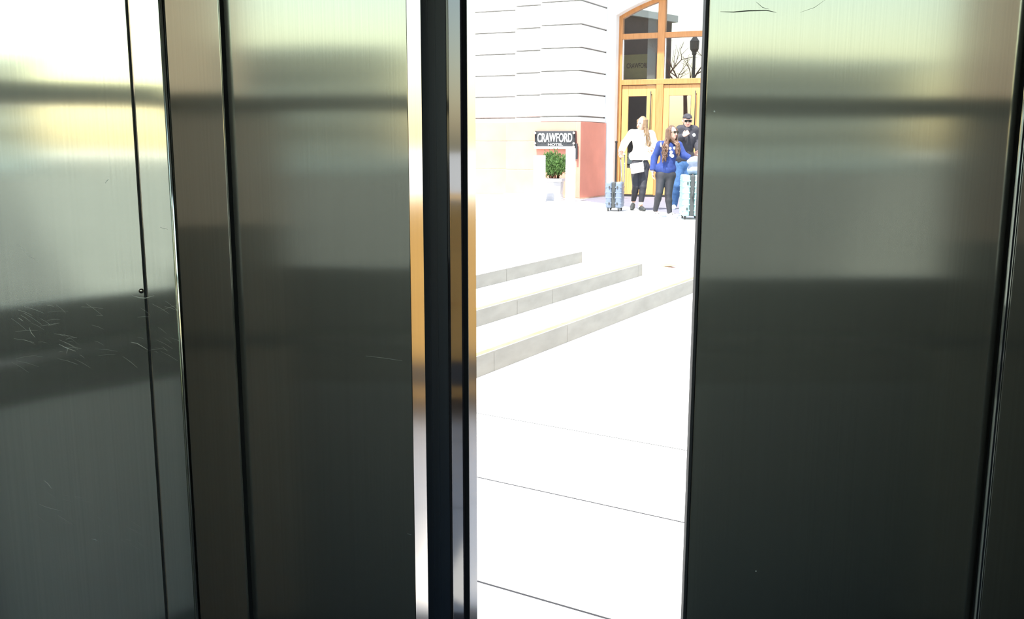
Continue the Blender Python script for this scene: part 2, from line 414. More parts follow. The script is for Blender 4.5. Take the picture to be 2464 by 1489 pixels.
# right jamb
XJ = X744(2414, 1.248)
wr = empty('wall_front_right', (XJ, 1.248, 0)); tag(wr, 'brushed steel jamb panel with a bright edge beside wide door leaf', 'wall', kind='structure')
bx('jamb_panel', XJ+.004, XR, 1.240, 1.256, 0, ZT, 'steel_door', wr, .001)
prism('edge_bead', [(XJ-.001, 1.2447), (XJ+.0042, 1.2426), (XJ+.0042, 1.247), (XJ-.001, 1.247)], 0, ZT, 'steel_panel', wr)
bx('edge_return', XJ+.001, XJ+.004, 1.243, 1.256, 0, ZT, 'gap_black', wr)
# wall above the doorway
o = bx('trim_1', XL, XR, YD+.03, YD+.30, 2.14, ZT, 'steel_wall'); tag(o, 'grey steel transom over the lift doorway', 'trim', kind='structure')

# cab doors (left leaf with a bevelled nose, right leaf thin)
ZD = 2.13
def leaf(name, label, base):
    e = empty(name, base); tag(e, label, 'door', kind='structure'); return e
xa, xb = X744(989, YD), X744(1021, YD+.040)
d1 = leaf('door_1', 'narrow brushed steel sliding door leaf with a bright bevelled nose', (xa, YD, .01))
prism('leaf_panel', [(-.86, YD), (xa, YD), (xa, YD+.004), (xa, YD+.036), (-.86, YD+.036)], .01, ZD, 'steel_door', d1, .0008)
prism('edge_strip', [(xa+.0004, YD-.0002), (xb, YD+.040), (xb-.003, YD+.042), (xa+.0004, YD+.036)], .01, ZD, 'steel_edge', d1)
xr = X744(1674, YD)
d2 = leaf('door_2', 'wide brushed steel sliding door leaf with a thin dark edge', (xr, YD, .01))
prism('leaf_panel', [(xr+.003, YD), (1.30, YD), (1.30, YD+.020), (xr+.003, YD+.020)], .01, ZD, 'steel_door', d2, .0012)
bx('edge_strip', xr-.0012, xr+.003, YD+.002, YD+.020, .01, ZD, 'groove', d2, .0008)
plR = PL(Vector((0, YD, 0)), Vector((0, -1, 0)))
scratches('scratches', [([(1733, 28), (1765, 29), (1800, 26), (1845, 25), (1868, 30)], 3.2), ([(1820, 5), (1835, 18), (1850, 22)], 1.2),
          ([(1925, 30), (1960, 18), (1985, 0)], 1.0)], plR, 'scratch_dark', d2)
s = plR(1819, 1374); lathe('paint_fleck', s, [(.0012, 0), (.0009, .0006)], 'scratch', d2, 8, Vector((0, -1, 0)))
s = plR(1719, 268); lathe('paint_fleck', s, [(.0012, 0), (.0009, .0006)], 'scratch', d2, 8, Vector((0, -1, 0)))
scratches('scratches', [([(880, 856), (930, 862), (968, 868)], .6), ([(980, 1284), (990, 1286)], 1.2)], plR, 'scratch', d1)  # longer line paints the handrail's reflection, the short one is a scratch

# landing doors behind the cab doors
YLd = 1.38
x1 = X744(1084, YLd); x2 = X744(1117, 1.427); x3 = X744(1127, 1.437); x4 = X744(1146, 1.4655)
d3 = leaf('door_3', 'navy painted landing door leaf with glossy edge and steel nose', (x1, YLd, .01))
prism('leaf_panel', [(-.80, YLd), (x1-.0006, YLd), (x1-.0006, YLd+.045), (-.80, YLd+.045)], .01, ZD, 'navy', d3, .0006)
for k, xx in enumerate((X744(1035, YLd), X744(1052, YLd))):
    bx('fold_line', xx-.0015, xx+.0015, YLd-.0015, YLd, .01, ZD, 'navy', d3)
prism('glossy_edge', [(x1, YLd), (x2, YLd+.047), (x2-.02, YLd+.047), (x1-.0004, YLd+.02)], .01, ZD, 'gloss_dark', d3)
bx('edge_bead', x1-.0035, x1+.0008, YLd-.0022, YLd+.001, .01, ZD, 'gloss_dark', d3, .0008)
bx('rubber_groove', x2-.02, x3, YLd+.0475, YLd+.060, .01, ZD, 'gap_black', d3)
prism('nose_strip', [(x3, YLd+.0605), (x4, YLd+.0855), (x4-.03, YLd+.0855), (x3-.02, YLd+.0605)], .01, ZD, 'steel_edge', d3)
xl4 = X744(1690, YLd)+.02
d4 = leaf('door_4', 'navy painted landing door leaf hidden behind the wide leaf', (xl4, YLd, .01))
prism('leaf_panel', [(xl4, YLd), (1.15, YLd), (1.15, YLd+.085), (xl4, YLd+.085)], .01, ZD, 'navy', d4, .0008)
o = bx('trim_2', XL, XR, YLd-.09, YLd+.10, -.06, .008, 'greymetal'); tag(o, 'ribbed metal threshold under the sliding doors', 'threshold', kind='structure')
# walls of the landing on both sides of the doorway
o = bx('wall_landing_left', -2.2, -.62, YLd+.10, YLd+.22, 0, 2.55, 'greymetal'); tag(o, 'grey metal landing wall beside the navy leaf', 'wall', kind='structure')
o = bx('wall_landing_right', .62, 3.2, YLd+.10, YLd+.22, 0, 8.0, 'greymetal'); tag(o, 'grey metal landing wall beside the hidden landing leaf, heightened to cast shade', 'wall', kind='structure')  # unseen; height added to shade the ground mirrored in the door edges

# ------------------------------------------------------------------ plaza
ZA, ZB2, ZU = .152, .289, .416
GA = R(-31.2); gu = Vector((math.cos(GA), math.sin(GA), 0)); gv = Vector((-gu.y, gu.x, 0))
pg = empty('floor_plaza', (0, 4, 0)); tag(pg, 'pale sunlit concrete slabs of the plaza before the lift', 'paving', kind='structure')
prism('joint_bed', [(-14, 1.42), (16, 1.42), (16, 10.6), (-14, 10.6)], -.13, -.0012, 'joint', pg)
v0 = gv.dot(Vector((0, 3.18, 0))); step = gv.dot(Vector((0, 1.085, 0)))
slab_w = 1.85
for k in range(-2, 8):
    for j in range(-3, 6):
        jw = lambda q: {0: .0070, 1: .0062, 2: .0058}.get(q, .002)
        va = v0+step*k+jw(k); vb = v0+step*(k+1)-jw(k+1); ua = j*slab_w-.95+.0004; ub = ua+slab_w-.0008
        c = [gu*ua+gv*va, gu*ub+gv*va, gu*ub+gv*vb, gu*ua+gv*vb]
        if min(q.y for q in c) < 1.5 or max(q.y for q in c) > 10.4 or abs(c[0].x) > 7: continue
        prism('slab', [(q.x, q.y) for q in c], -.058, 0, 'concrete', pg)
def seg(pA, pB, z, ext_w):
    a = at_z(*pA, z); b = at_z(*pB, z); d = (b-a).normalized()
    return a-d*ext_w, b, d
W1_, E1_, ds1 = seg((1148, 909), (1672, 703), 0, 4.3)
W2_, E2_, ds2 = seg((1148, 786.6), (1545, 663), ZA, 5.2)
W3_, E3_, ds3 = seg((1148, 694.5), (1400, 632), ZB2, 6.0)
E1_ = E1_ + ds1*.22
st = empty('floor_steps', Vector(((W1_.x+E2_.x)/2, (W1_.y+E2_.y)/2, 0)))
tag(st, 'three grey stone steps with yellow edges rising from the plaza', 'steps', kind='structure')
def step_run(Wp, Ep, Wn, En, z0, z1, cuts, stripe):
    """one step: blocks between joints, thin yellow line on the nosing"""
    d = (Ep-Wp); L_ = d.length; d.normalize()
    ts = [0] + sorted((c-Wp).dot(d) for c in cuts) + [L_]
    dn_ = (En-Wn); Ln = dn_.length; dn_.normalize()
    for i in range(len(ts)-1):
        a = Wp+d*(ts[i]+(.003 if i else 0)); b = Wp+d*(ts[i+1]-(.003 if i < len(ts)-2 else 0))
        fa, fb = ts[i]/L_, ts[i+1]/L_
        a2 = Wn+dn_*(Ln*fa); b2 = Wn+dn_*(Ln*fb)
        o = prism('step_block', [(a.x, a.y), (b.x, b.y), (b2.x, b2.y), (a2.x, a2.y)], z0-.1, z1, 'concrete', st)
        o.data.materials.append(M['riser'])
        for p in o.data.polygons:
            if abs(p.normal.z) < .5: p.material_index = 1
        if stripe:
            nrm = Vector((-d.y, d.x, 0))
            a3 = a+nrm*.012; b3 = b+nrm*.012; a4 = a+nrm*.062; b4 = b+nrm*.062
            prism('edge_stripe', [(a3.x, a3.y), (b3.x, b3.y), (b4.x, b4.y), (a4.x, a4.y)], z1, z1+.0025, 'yellow_line', o)
nv = Vector((-ds3.y, ds3.x, 0))
W4_, E4_ = W3_+nv*.8, E3_+nv*.8
step_run(W1_, E1_, W2_, E2_+ds2*.0, 0, ZA, [at_z(1189, 893, 0), at_z(1366, 824, 0)], True)
step_run(W2_, E2_, W3_, E3_, ZA, ZB2, [at_z(1332, 730, ZA), at_z(1249, 757, ZA), at_z(1537, 666, ZA)], True)
step_run(W3_, E3_, W4_, E4_, ZB2, ZU+.0012, [at_z(1220, 677, ZB2)], False)
# upper terrace, level with the building, in rows of slabs; a side ramp meets the step ends
g = lambda u_, v_: ((gu*u_+gv*v_).x, (gu*u_+gv*v_).y)
uv = lambda p_: (gu.dot(p_), gv.dot(p_))
u3, v3 = uv(E3_); u2, v2 = uv(E2_); u1, v1 = uv(E1_)
up = empty('floor_terrace', (0, 16, ZU)); tag(up, 'sunlit concrete terrace in front of the building entrance', 'paving', kind='structure')
vj = gv.dot(at_z(1250, 535, ZU))
rows = [(uv(W4_)[1], 7.0), (7.0, v3+.02), (v3+.02, vj)] + [(vj+.09+2.2*k, vj+.09+2.2*(k+1)) for k in range(9)]
for va, vb in rows:
    for j in range(8):
        ub = u3-.6-2.7*j if va < v3 else (u3 if j == 0 else u3-.6-2.7*j); ua = u3-.6-2.7*(j+1)
        prism('slab', [g(ua+.001, va), g(ub-.001 if j else ub, va), g(ub-.001 if j else ub, vb-.001), g(ua+.001, vb-.001)], ZU-.12, ZU, 'concrete', up)
prism('drain_strip', [g(-26, vj), g(u3, vj), g(u3, vj+.089)] + [g(-26, vj+.089)], ZU-.12, ZU-.0005, 'apron', up)
ur = u1+.70
rz = lambda u_: ZU*(ur-u_)/(ur-u3)
Vr = []; top_ = [(u3+.002, v3), (u2, v2), (u1, v1), (ur, v1+.1), (ur, 40), (u3+.002, 40)]
for zz in (0, 1):
    for u_, v_ in top_: Vr.append((*g(u_, v_), (rz(u_)+.001) if zz else -.13))
n_ = len(top_)
rm = mesh('floor_ramp', Vr, [tuple(range(n_))[::-1], tuple(range(n_, 2*n_))] + [(i, (i+1) % n_, n_+(i+1) % n_, n_+i) for i in range(n_)], 'concrete')
tag(rm, 'sloping concrete side ramp beside the ends of the steps', 'ramp', kind='structure')
lw = prism('floor_lower', [g(u1-.25, 8.0), g(30, 8.0), g(30, 40), g(u1-.25, 40)], -.13, -.0006, 'concrete'); tag(lw, 'pale ground at the foot of the side ramp', 'paving', kind='structure')
# fallen leaf
lp = at_z(1604, 641, .16)
for _ in range(40):                             # slide along the sight line until it lies on the ramp
    lp = lp + ray(1604, 641)*(.5*(max(rz(uv(lp)[0]), 0)-lp.z)/ray(1604, 641).z)
lp = lp - Z0*.024
lf = mesh('fallen_leaf', [lp+Vector(v) for v in ((-.12, 0, .03), (-.05, -.05, .035), (0, .01, .06), (.06, -.03, .035), (.13, .02, .03), (.03, .07, .04), (-.06, .06, .035),
      (-.12, 0, .027), (-.05, -.05, .031), (0, .01, .056), (.06, -.03, .031), (.13, .02, .027), (.03, .07, .036), (-.06, .06, .031))],
      [(0, 1, 2), (1, 3, 2), (3, 4, 2), (4, 5, 2), (5, 6, 2), (6, 0, 2), (8, 7, 9), (10, 8, 9), (11, 10, 9), (12, 11, 9), (13, 12, 9), (7, 13, 9)] + [(i, j, j+7, i+7) for i, j in ((0, 1), (1, 3), (3, 4), (4, 5), (5, 6), (6, 0))], 'leaf_orange')
tag(lf, 'dry orange leaf lying on the pale ground beside the steps', 'leaf')

# ------------------------------------------------------------------ the building
TPSI = .42
fu = Vector((1, -TPSI, 0)).normalized(); fn = Vector((fu.y, -fu.x, 0))      # along the front, out of the front
P = at_z(1393, 479, ZU)
Z = Vector((0, 0, 1))
def fp(a, b=0.0, z=0.0): return P + fu*a + fn*b + Z*(z-P.z)
def a_at(px, py, b):
    q = at_pl(px, py, fp(0, b), fn); return (q-P).dot(fu)
def z_at(px, py, b): return at_pl(px, py, fp(0, b), fn).z
bd = empty('building', (P.x, P.y, ZU)); tag(bd, 'white rusticated stone building with red stone base and arched entrance', 'building')
zj = [z_at(1395, y, 0) for y in (281.4, 228, 172, 115.6, 60, 2.5)]
dz = (zj[-1]-zj[0])/5; zj = [zj[0]+dz*i for i in range(11)]
a12, a23 = a_at(1240, 150, -.32), a_at(1300, 150, 0)
spl = Vector((1, 1.75, 0)).normalized()
# end of the splayed side at pixel column 1458
r_ = ray(1458, 200); den = r_.x*spl.y-r_.y*spl.x
tt = (P.x*spl.y-P.y*spl.x)/den
Q = Vector((r_.x*tt, r_.y*tt, 0))
aQ = (Q-P).dot(fu); bQ = (Q-P).dot(fn)
GD = .055
def pt(a, b): q = fp(a, b); return (q.x, q.y)
inw = (Q-P).normalized()
spn = Vector((inw.y, -inw.x, 0))                # out of the splay
def course(z0, z1, k, mat, name, groove=0.0):
    g_ = groove
    # pier with the wrapped corner
    Pq = P - fn*g_ - spn*g_*1.1
    Qq = Vector((Q.x, Q.y, 0)) - spn*g_
    prism(name, [pt(a23, -g_), (Pq.x, Pq.y), (Qq.x, Qq.y), ((Qq-fn*.3-fu*.3).x, (Qq-fn*.3-fu*.3).y), pt(a23, -1.4)], z0, z1, mat, bd, .006 if not g_ else 0)
    prism(name, [pt(a12, -.32-g_), pt(a23-.001, -.32-g_), pt(a23-.001, -1.4), pt(a12, -1.4)], z0, z1, mat, bd, .006 if not g_ else 0)
    prism(name, [pt(-9, -.87-g_), pt(a12-.001, -.87-g_), pt(a12-.001, -1.5), pt(-9, -1.5)], z0, z1, mat, bd, .006 if not g_ else 0)
zr = z_at(1400, 293, 0)
for k in range(len(zj)-1):
    course(zj[k]+.032, zj[k+1], k, 'stone', 'stone_block')
course(zr+.012, zj[0], 0, 'stone', 'stone_block')
course(ZU, zj[-1], 0, 'stone_joint', 'joint_core', GD)
# red base: three courses, the middle pier nearest, the corner piece smooth
a17 = a_at(1217, 400, .03)
zb = [ZU+.02, z_at(1217, 408, .03), z_at(1217, 340, .03), zr]
for k in range(3):
    z0, z1 = zb[k]+.012, zb[k+1]-(.0 if k == 2 else .004)
    prism('red_panel', [pt(a17, .03), pt(a_at(1385, 400, .03), .03), pt(a_at(1385, 400, .03), -1.3), pt(a17, -1.3)], z0, z1, 'redstone', bd, .004)
    prism('red_panel', [pt(-5.0, -.30), pt(a17-.004, -.30), pt(a17-.004, -1.0), pt(-5.0, -1.0)], z0, z1, 'redstone', bd, .004)
    prism('red_panel', [pt(-9.0, -.30), pt(-5.006, -.30), pt(-5.006, -1.0), pt(-9.0, -1.0)], z0, z1, 'redstone', bd, .004)
Pc = P+fn*.03+spn*.03; Qc = Q+spn*.03
prism('red_panel', [pt(a_at(1386, 400, .03), .03), (Pc.x, Pc.y), (Qc.x, Qc.y), ((Qc-fu*.5).x, (Qc-fu*.5).y)], zb[0]+.012, zr, 'redstone', bd, .004)
prism('base_joint', [pt(a17+.03, .022), (P.x+fn.x*.022+spn.x*.022, P.y+fn.y*.022+spn.y*.022), (Q.x+spn.x*.02, Q.y+spn.y*.02), ((Q-fu*.5).x, (Q-fu*.5).y), pt(a17+.03, -.9)], ZU, zr-.002, 'redjoint', bd)
prism('base_joint', [pt(-9.0, -.308), pt(a17-.01, -.308), pt(a17-.01, -.9), pt(-9, -.9)], ZU, zr-.002, 'redjoint', bd)
prism('kerb', [pt(-9.0, .0), pt(a17, .0), pt(a17, -.29), pt(-9, -.29)], ZU, ZU+.045, 'stone', bd, .01)
prism('kerb', [pt(a17+.002, .16), pt(a_at(1288, 470, .16), .16), pt(a_at(1288, 470, .16), .031), pt(a17+.002, .031)], ZU, ZU+.10, 'stone', bd, .01)

# entrance: stone surround with a segmental arch, timber frame, door leaves
BF = bQ - .03                                   # face of the surround
BW = BF - .22                                   # face of the timber frame
aL = a_at(1487, 200, BW); aC = a_at(1693, 200, BW); hw = aC-aL
zs = z_at(1487, 40, BW); a_p = a_at(1570, 0, BW); z_p = z_at(1570, 0, BW)
dx2 = aC-a_p; hh = z_p-zs
kk = (hw*hw-dx2*dx2-hh*hh)/(2*hh); RA = math.hypot(hw, kk)
def arch_z(a, inset=0.0): return zs-kk+math.sqrt(max((RA-inset)**2-(a-aC)**2, 0))
ZTOP = zj[-1]
V = []; Fc = []; NA = 28
sur = []
for i in range(NA+1):
    a_ = aC-hw+2*hw*i/NA; sur.append((a_, arch_z(a_)))
outline = [(aQ-.02, ZU), (aQ-.02, ZTOP), (2*aC-aQ+.02, ZTOP), (2*aC-aQ+.02, ZU), (aC+hw, ZU)] + [(a_, z_) for a_, z_ in reversed(sur)] + [(aC-hw, ZU)]
def extrude_outline(name, ol, b0, b1, mat, parent):
    """solid from an outline; ol = outer points then as many inner points back, or a plain convex outline"""
    off = wloc(parent); n = len(ol)
    v = [fp(a_, b0, z_) for a_, z_ in ol] + [fp(a_, b1, z_) for a_, z_ in ol]
    f = [tuple(range(n)), tuple(range(n, 2*n))[::-1]] + [(i, i+n, (i+1) % n+n, (i+1) % n) for i in range(n)]
    return mesh(name, v, f, mat, parent)
def band(name, outer, inner_, b0, b1, mat, parent):
    """solid strip between two polylines of equal length"""
    n = len(outer); v = []
    for b in (b0, b1):
        v += [fp(a_, b, z_) for a_, z_ in outer] + [fp(a_, b, z_) for a_, z_ in inner_]
    f = []
    for i in range(n-1):
        f += [(i, i+1, n+i+1, n+i), (2*n+i, 3*n+i, 3*n+i+1, 2*n+i+1), (i, 2*n+i, 2*n+i+1, i+1), (n+i, n+i+1, 3*n+i+1, 3*n+i)]
    f += [(0, n, 3*n, 2*n), (n-1, 3*n-1, 4*n-1, 2*n-1)]
    return mesh(name, v, f, mat, parent)
inn = [(aC-hw, ZU)] + sur + [(aC+hw, ZU)]
outr = [(aQ-.02, ZU)] + [(aQ-.02+(2*(aC-aQ)+.04)*i/NA, ZTOP) for i in range(NA+1)] + [(2*aC-aQ+.02, ZU)]
band('arch_surround', outr, inn, BF, BF-.55, 'stone', bd)
# moulding round the arch
ring = [(a_, z_) for a_, z_ in sur]
band('arch_moulding', [(aC-hw-.10, ZU)] + [(aC+(a_-aC)*(1+.10/hw), z_+.10) for a_, z_ in ring] + [(aC+hw+.10, ZU)], inn, BF+.035, BF+.002, 'stone', bd)

en = empty('entrance', fp(aC, BW, ZU)); tag(en, 'arched oak entrance with glazed doors and divided fanlight in the stone building', 'entrance')
fw = .085
inner = []
for i in range(NA+1):
    a_ = aC-(hw-fw)+2*(hw-fw)*i/NA; inner.append((a_, arch_z(a_, fw)))
band('frame', inn, [(aC-hw+fw, ZU)] + inner + [(aC+hw-fw, ZU)], BW, BW-.16, 'wood', en)
def member(name, a0, a1, z0, z1, b, dpt, mat, parent, bev=.006):
    c = fp((a0+a1)/2, b-dpt/2, (z0+z1)/2)
    return box(name, c, ((a1-a0)/2, dpt/2, (z1-z0)/2), mat, parent, (fu, fn, Z), bev)
am0, am1 = a_at(1581, 150, BW), a_at(1598, 150, BW)
aw0 = aL+fw
zt1a, zt1b = z_at(1540, 93, BW), z_at(1540, 80, BW)
zt2a, zt2b = z_at(1540, 204, BW), z_at(1540, 191, BW)
aR0, aR1 = aC-.05, aC+.05
def mir(f, *xs): return [2*aC-x for x in reversed(xs)]
cols = [(am0, am1), (aR0, aR1), (2*aC-am1, 2*aC-am0)]
for a0, a1 in cols: member('mullion', a0, a1, zt2a, arch_z((a0+a1)/2, fw)+.01, BW+.012, .14, 'wood', en)
bays = [(aw0, am0), (am1, aR0), (aR1, 2*aC-am1), (2*aC-am0, 2*aC-aw0)]
for a0, a1 in bays:
    member('transom', a0, a1, zt1a, zt1b, BW+.006, .13, 'wood', en)
    member('pane', a0+.004, a1-.004, zt2b, zt1a, BW-.07, .008, 'pane', en, 0)
    # arched pane above
    n = 6; ol = [(a0+.004, zt1b), (a1-.004, zt1b)] + [(a1-.004-(a1-a0-.008)*i/n, arch_z(a1-.004-(a1-a0-.008)*i/n, fw)+.008) for i in range(n+1)]
    extrude_outline('pane', ol, BW-.07, BW-.078, 'pane', en)
    member('glazing_bead', a0+.001, a0+.022, zt2b, zt1a, BW-.03, .035, 'white', en, .003)
member('lintel_rail', aw0, 2*aC-aw0, zt2a, zt2b, BW+.016, .15, 'wood', en)
zfl = ZU+.05
member('threshold', aw0, 2*aC-aw0, ZU, zfl-.008, BW+.02, .2, 'joint', en)
for i, (a0, a1) in enumerate(bays):
    s_ = -1 if i % 2 == 0 else 1
    lf_ = empty('door', fp((a0+a1)/2, BW, zfl)); lf_.location = fp((a0+a1)/2, BW, zfl)-wloc(en); lf_.parent = en
    la, lb = a0+.012+(0 if i != 1 else -.03), a1-.012+(.0 if i != 0 else .0)
    z1 = zt2a-.012
    st_w = .155; gz0 = zfl+.62; gz1 = z1-.245
    member('stile', la, la+st_w, zfl, z1, BW-.03, .055, 'wood_door', lf_)
    member('stile', lb-st_w-.06, lb, zfl, z1, BW-.03, .055, 'wood_door', lf_)
    member('top_rail', la+st_w, lb-st_w-.06, gz1, z1, BW-.03, .055, 'wood_door', lf_)
    member('bottom_rail', la+st_w, lb-st_w-.06, zfl, gz0, BW-.03, .055, 'wood_door', lf_)
    member('pane', la+st_w, lb-st_w-.06, gz0, gz1, BW-.05, .008, 'pane', lf_, 0)
    hx = lb-.10
    tube('pull_bar', [fp(hx, BW+.05, gz1-.95), fp(hx, BW+.05, gz1+.10)], .012, 'black', lf_)
    for zz in (gz1-.9, gz1+.03): box('bar_mount', fp(hx, BW+.01, zz), (.010, .05, .012), 'black', lf_, (fu, fn, Z), .003)
    member('mullion_post', a1, a1+(am1-am0), ZU, zt2a, BW+.012, .12, 'wood', en) if i in (0,) else None
    if i == 1: member('mullion_post', aR0, aR1, ZU, zt2a, BW+.012, .12, 'wood', en)
    if i == 2: member('mullion_post', 2*aC-am1, 2*aC-am0, ZU, zt2a, BW+.012, .12, 'wood', en)
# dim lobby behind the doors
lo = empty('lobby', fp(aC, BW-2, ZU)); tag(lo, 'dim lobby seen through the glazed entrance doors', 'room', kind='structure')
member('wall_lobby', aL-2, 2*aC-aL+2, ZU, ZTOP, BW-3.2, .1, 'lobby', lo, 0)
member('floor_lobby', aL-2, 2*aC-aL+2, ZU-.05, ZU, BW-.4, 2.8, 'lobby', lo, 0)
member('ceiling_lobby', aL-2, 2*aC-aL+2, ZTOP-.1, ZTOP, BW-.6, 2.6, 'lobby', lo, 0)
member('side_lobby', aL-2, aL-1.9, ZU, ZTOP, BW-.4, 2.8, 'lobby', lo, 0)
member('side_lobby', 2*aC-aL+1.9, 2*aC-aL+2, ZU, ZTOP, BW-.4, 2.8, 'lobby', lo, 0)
for k in (-1, 0, 1):  # globes added to light the board behind the fanlight
    c_ = fp(aC+k*1.7, BW-1.5, ZTOP-.1)
    e = empty('lobby_fill_light', c_); tag(e, 'globe lamp added to brighten the dim lobby', 'lamp', 'added fill lamps of the lobby')
    lathe('globe', c_-Z*.75, [(.04, 0), (.14, .06), (.18, .18), (.14, .30), (.04, .36)], 'lamp', e, 16, smooth=True)
    tube('cord', [c_-Z*.39, c_], .01, 'black', e)
bb = BW-.42
a0, a1 = a_at(1500, 150, bb), a_at(1566, 150, bb)
ob = empty('lobby_board', fp((a0+a1)/2, bb, zt2b)); tag(ob, 'olive sign board with brown lettering behind the left fanlight pane', 'sign')
member('board', a0, a1, z_at(1530, 190, bb), z_at(1530, 131, bb), bb, .03, 'olive', ob)
tw = a_at(1562, 158, bb)-a_at(1508, 158, bb)
text('lettering', 'CRAWFORD', .2, fp((a_at(1562, 158, bb)+a_at(1508, 158, bb))/2, bb+.004, z_at(1530, 158, bb)), fu, Z, 'brown', ob, .003, (tw, .115))
a0, a1 = a_at(1557, 150, bb+.2), a_at(1577, 150, bb+.2)
o = member('lobby_column', a0, a1, ZU, ZTOP-.1, bb+.2, .12, 'white', None, .01); tag(o, 'white column just inside the glazed entrance', 'column')
# right hand part of the front, mirrored
for k in range(len(zj)-1):
    qa = 2*aC-aQ
    prism('stone_block', [pt(qa+.02, BF), pt(qa+.9, .0), pt(qa+4.5, .0), pt(qa+4.5, -1.6), pt(qa+.02, -1.6)], zj[k]+.032, zj[k+1], 'stone', bd, .006)
prism('joint_core', [pt(qa+.03, BF-.05), pt(qa+.92, -.05), pt(qa+4.45, -.05), pt(qa+4.45, -1.5), pt(qa+.03, -1.5)], ZU, zj[-1], 'stone_joint', bd)
prism('red_panel', [pt(qa+.01, BF+.02), pt(qa+.89, .03), pt(qa+4.5, .03), pt(qa+4.5, -1.4), pt(qa+.01, -1.4)], ZU, zr, 'redstone', bd, .006)
prism('parapet', [pt(-9, .1), pt(qa+4.6, .1), pt(qa+4.6, -4), pt(-9, -4)], zj[-1], zj[-1]+.4, 'stone', bd, .02)
# flat grey blue layer on the ground before the doors
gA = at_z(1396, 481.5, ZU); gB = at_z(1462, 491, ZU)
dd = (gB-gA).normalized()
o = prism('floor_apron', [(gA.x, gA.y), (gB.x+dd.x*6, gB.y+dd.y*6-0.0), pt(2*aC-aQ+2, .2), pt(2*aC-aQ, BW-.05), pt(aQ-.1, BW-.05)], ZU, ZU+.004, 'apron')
tag(o, 'grey blue ground in front of the entrance doors', 'paving', kind='structure')

# ------------------------------------------------------------------ wall sign
bs = .12
sg = empty('sign_board', fp(a_at(1335, 340, bs), .03, z_at(1335, 358, bs))); tag(sg, 'black lamp-edged sign board with white letters on the red base', 'sign')
a0, a1 = a_at(1287, 335, bs), a_at(1384, 335, bs); z0, z1 = z_at(1335, 358, bs), z_at(1335, 315, bs)
member('board', a0, a1, z0, z1, bs, .09, 'dark', sg)
member('lower_ledge', a0, a1, z0, z0+(z1-z0)*.13, bs+.03, .03, 'bulb', sg, .004)
for aa in (a0, a1-.035): member('side_frame', aa, aa+.035, z0, z1, bs+.012, .012, 'joint', sg, .003)
text('lettering', 'CRAWFORD', .3, fp((a0+a1)/2, bs+.006, z0+(z1-z0)*.62), fu, Z, 'white', sg, .012, ((a1-a0)*.86, (z1-z0)*.50))
text('lettering', 'HOTEL', .12, fp((a0+a1)/2+.02, bs+.006, z0+(z1-z0)*.24), fu, Z, 'white', sg, .01, ((a1-a0)*.36, (z1-z0)*.13))
for aa in (a0+.02, a1-.02, ):
    for zz in (z0+.05, z0+(z1-z0)*.30, z1-.045):
        lathe('bulb', fp(aa, bs+.012, zz), [(.012, 0), (.024, .012), (.026, .03), (.016, .045)], 'bulb', sg, 10, fn, smooth=True)
bk = member('bracket', a1+.004, a1+.05, z_at(1384, 383, bs), z0+.12, bs, .06, 'dark', sg)

# ------------------------------------------------------------------ posts, planter
def post(px0, px1, ytop, ybase, label, dark=False):
    c0 = at_z(px0, ybase, ZU); c1 = at_z(px1, ybase, ZU); wd = (c1-c0).length
    h = at_y((px0+px1)/2, ytop, c0.y).z
    c = (c0+c1)/2 - fn*wd*.5
    e = empty('bollard', (c.x, c.y, ZU)); tag(e, label, 'post', 'white posts beside the planter')
    box('shaft', (c.x, c.y, (ZU+h)/2), (wd/2, wd/2, (h-ZU)/2), 'white', e, (fu, fn, Z), .012)
    box('base_plate', (c.x, c.y, ZU+.01), (wd/2+.02, wd/2+.02, .01), 'pot', e, (fu, fn, Z), .004)
    return e
post(1282, 1305, 374, 486, 'short white square post left of the potted shrub, before red stone')
post(1359, 1378, 357, 485.5, 'taller white square post between the potted shrub and the red corner')
pc = at_z(1333, 483, ZU); wd = (at_z(1359, 483, ZU)-at_z(1307, 483, ZU)).length*.96
pc = pc + Vector((0, wd*.45, 0)); ph = at_y(1334, 429, pc.y).z-ZU
pl = empty('potted_shrub', (pc.x, pc.y, ZU)); tag(pl, 'green feathery shrub in a grey octagonal stone planter under the sign', 'potted plant')
k8 = 1/math.cos(math.pi/8)
rr = wd/2*k8
lathe('pot', (pc.x, pc.y, ZU), [(rr*.92, 0), (rr*.94, .035), (rr*.88, .045), (rr*.90, .075), (rr*.84, .085), (rr*.86, .12), (rr*.80, .14), (rr*.88, ph*.80), (rr*.88, ph*.84), (rr*.99, ph*.87), (rr, ph), (rr*.86, ph), (rr*.84, ph*.93), (.01, ph*.93)], 'pot', pl, 8, rot=math.pi/8+.35)
lathe('soil', (pc.x, pc.y, ZU+ph*.93), [(rr*.83, 0), (rr*.5, .03), (.01, .04)], 'soil', pl, 12)
rnd = random.Random(11)
top = at_y(1334, 366, pc.y).z; base = ZU+ph*.95; V = []; Fc = []
stems = []
for i in range(15):
    a_ = rnd.uniform(0, 6.283); sp = rnd.uniform(.1, 1)
    e_ = Vector((pc.x+math.cos(a_)*rr*1.02*sp, pc.y-.05+math.sin(a_)*rr*.6*sp, base+(top-base)*rnd.uniform(.55, 1.0)*(1.05-.28*sp)))
    stems.append((Vector((pc.x+math.cos(a_)*.08, pc.y+math.sin(a_)*.08, base)), e_))
    tube('stem', [stems[-1][0], stems[-1][0].lerp(e_, .5)+Vector((0, 0, .04)), e_], [.014, .010, .004], 'bark', pl, 6)
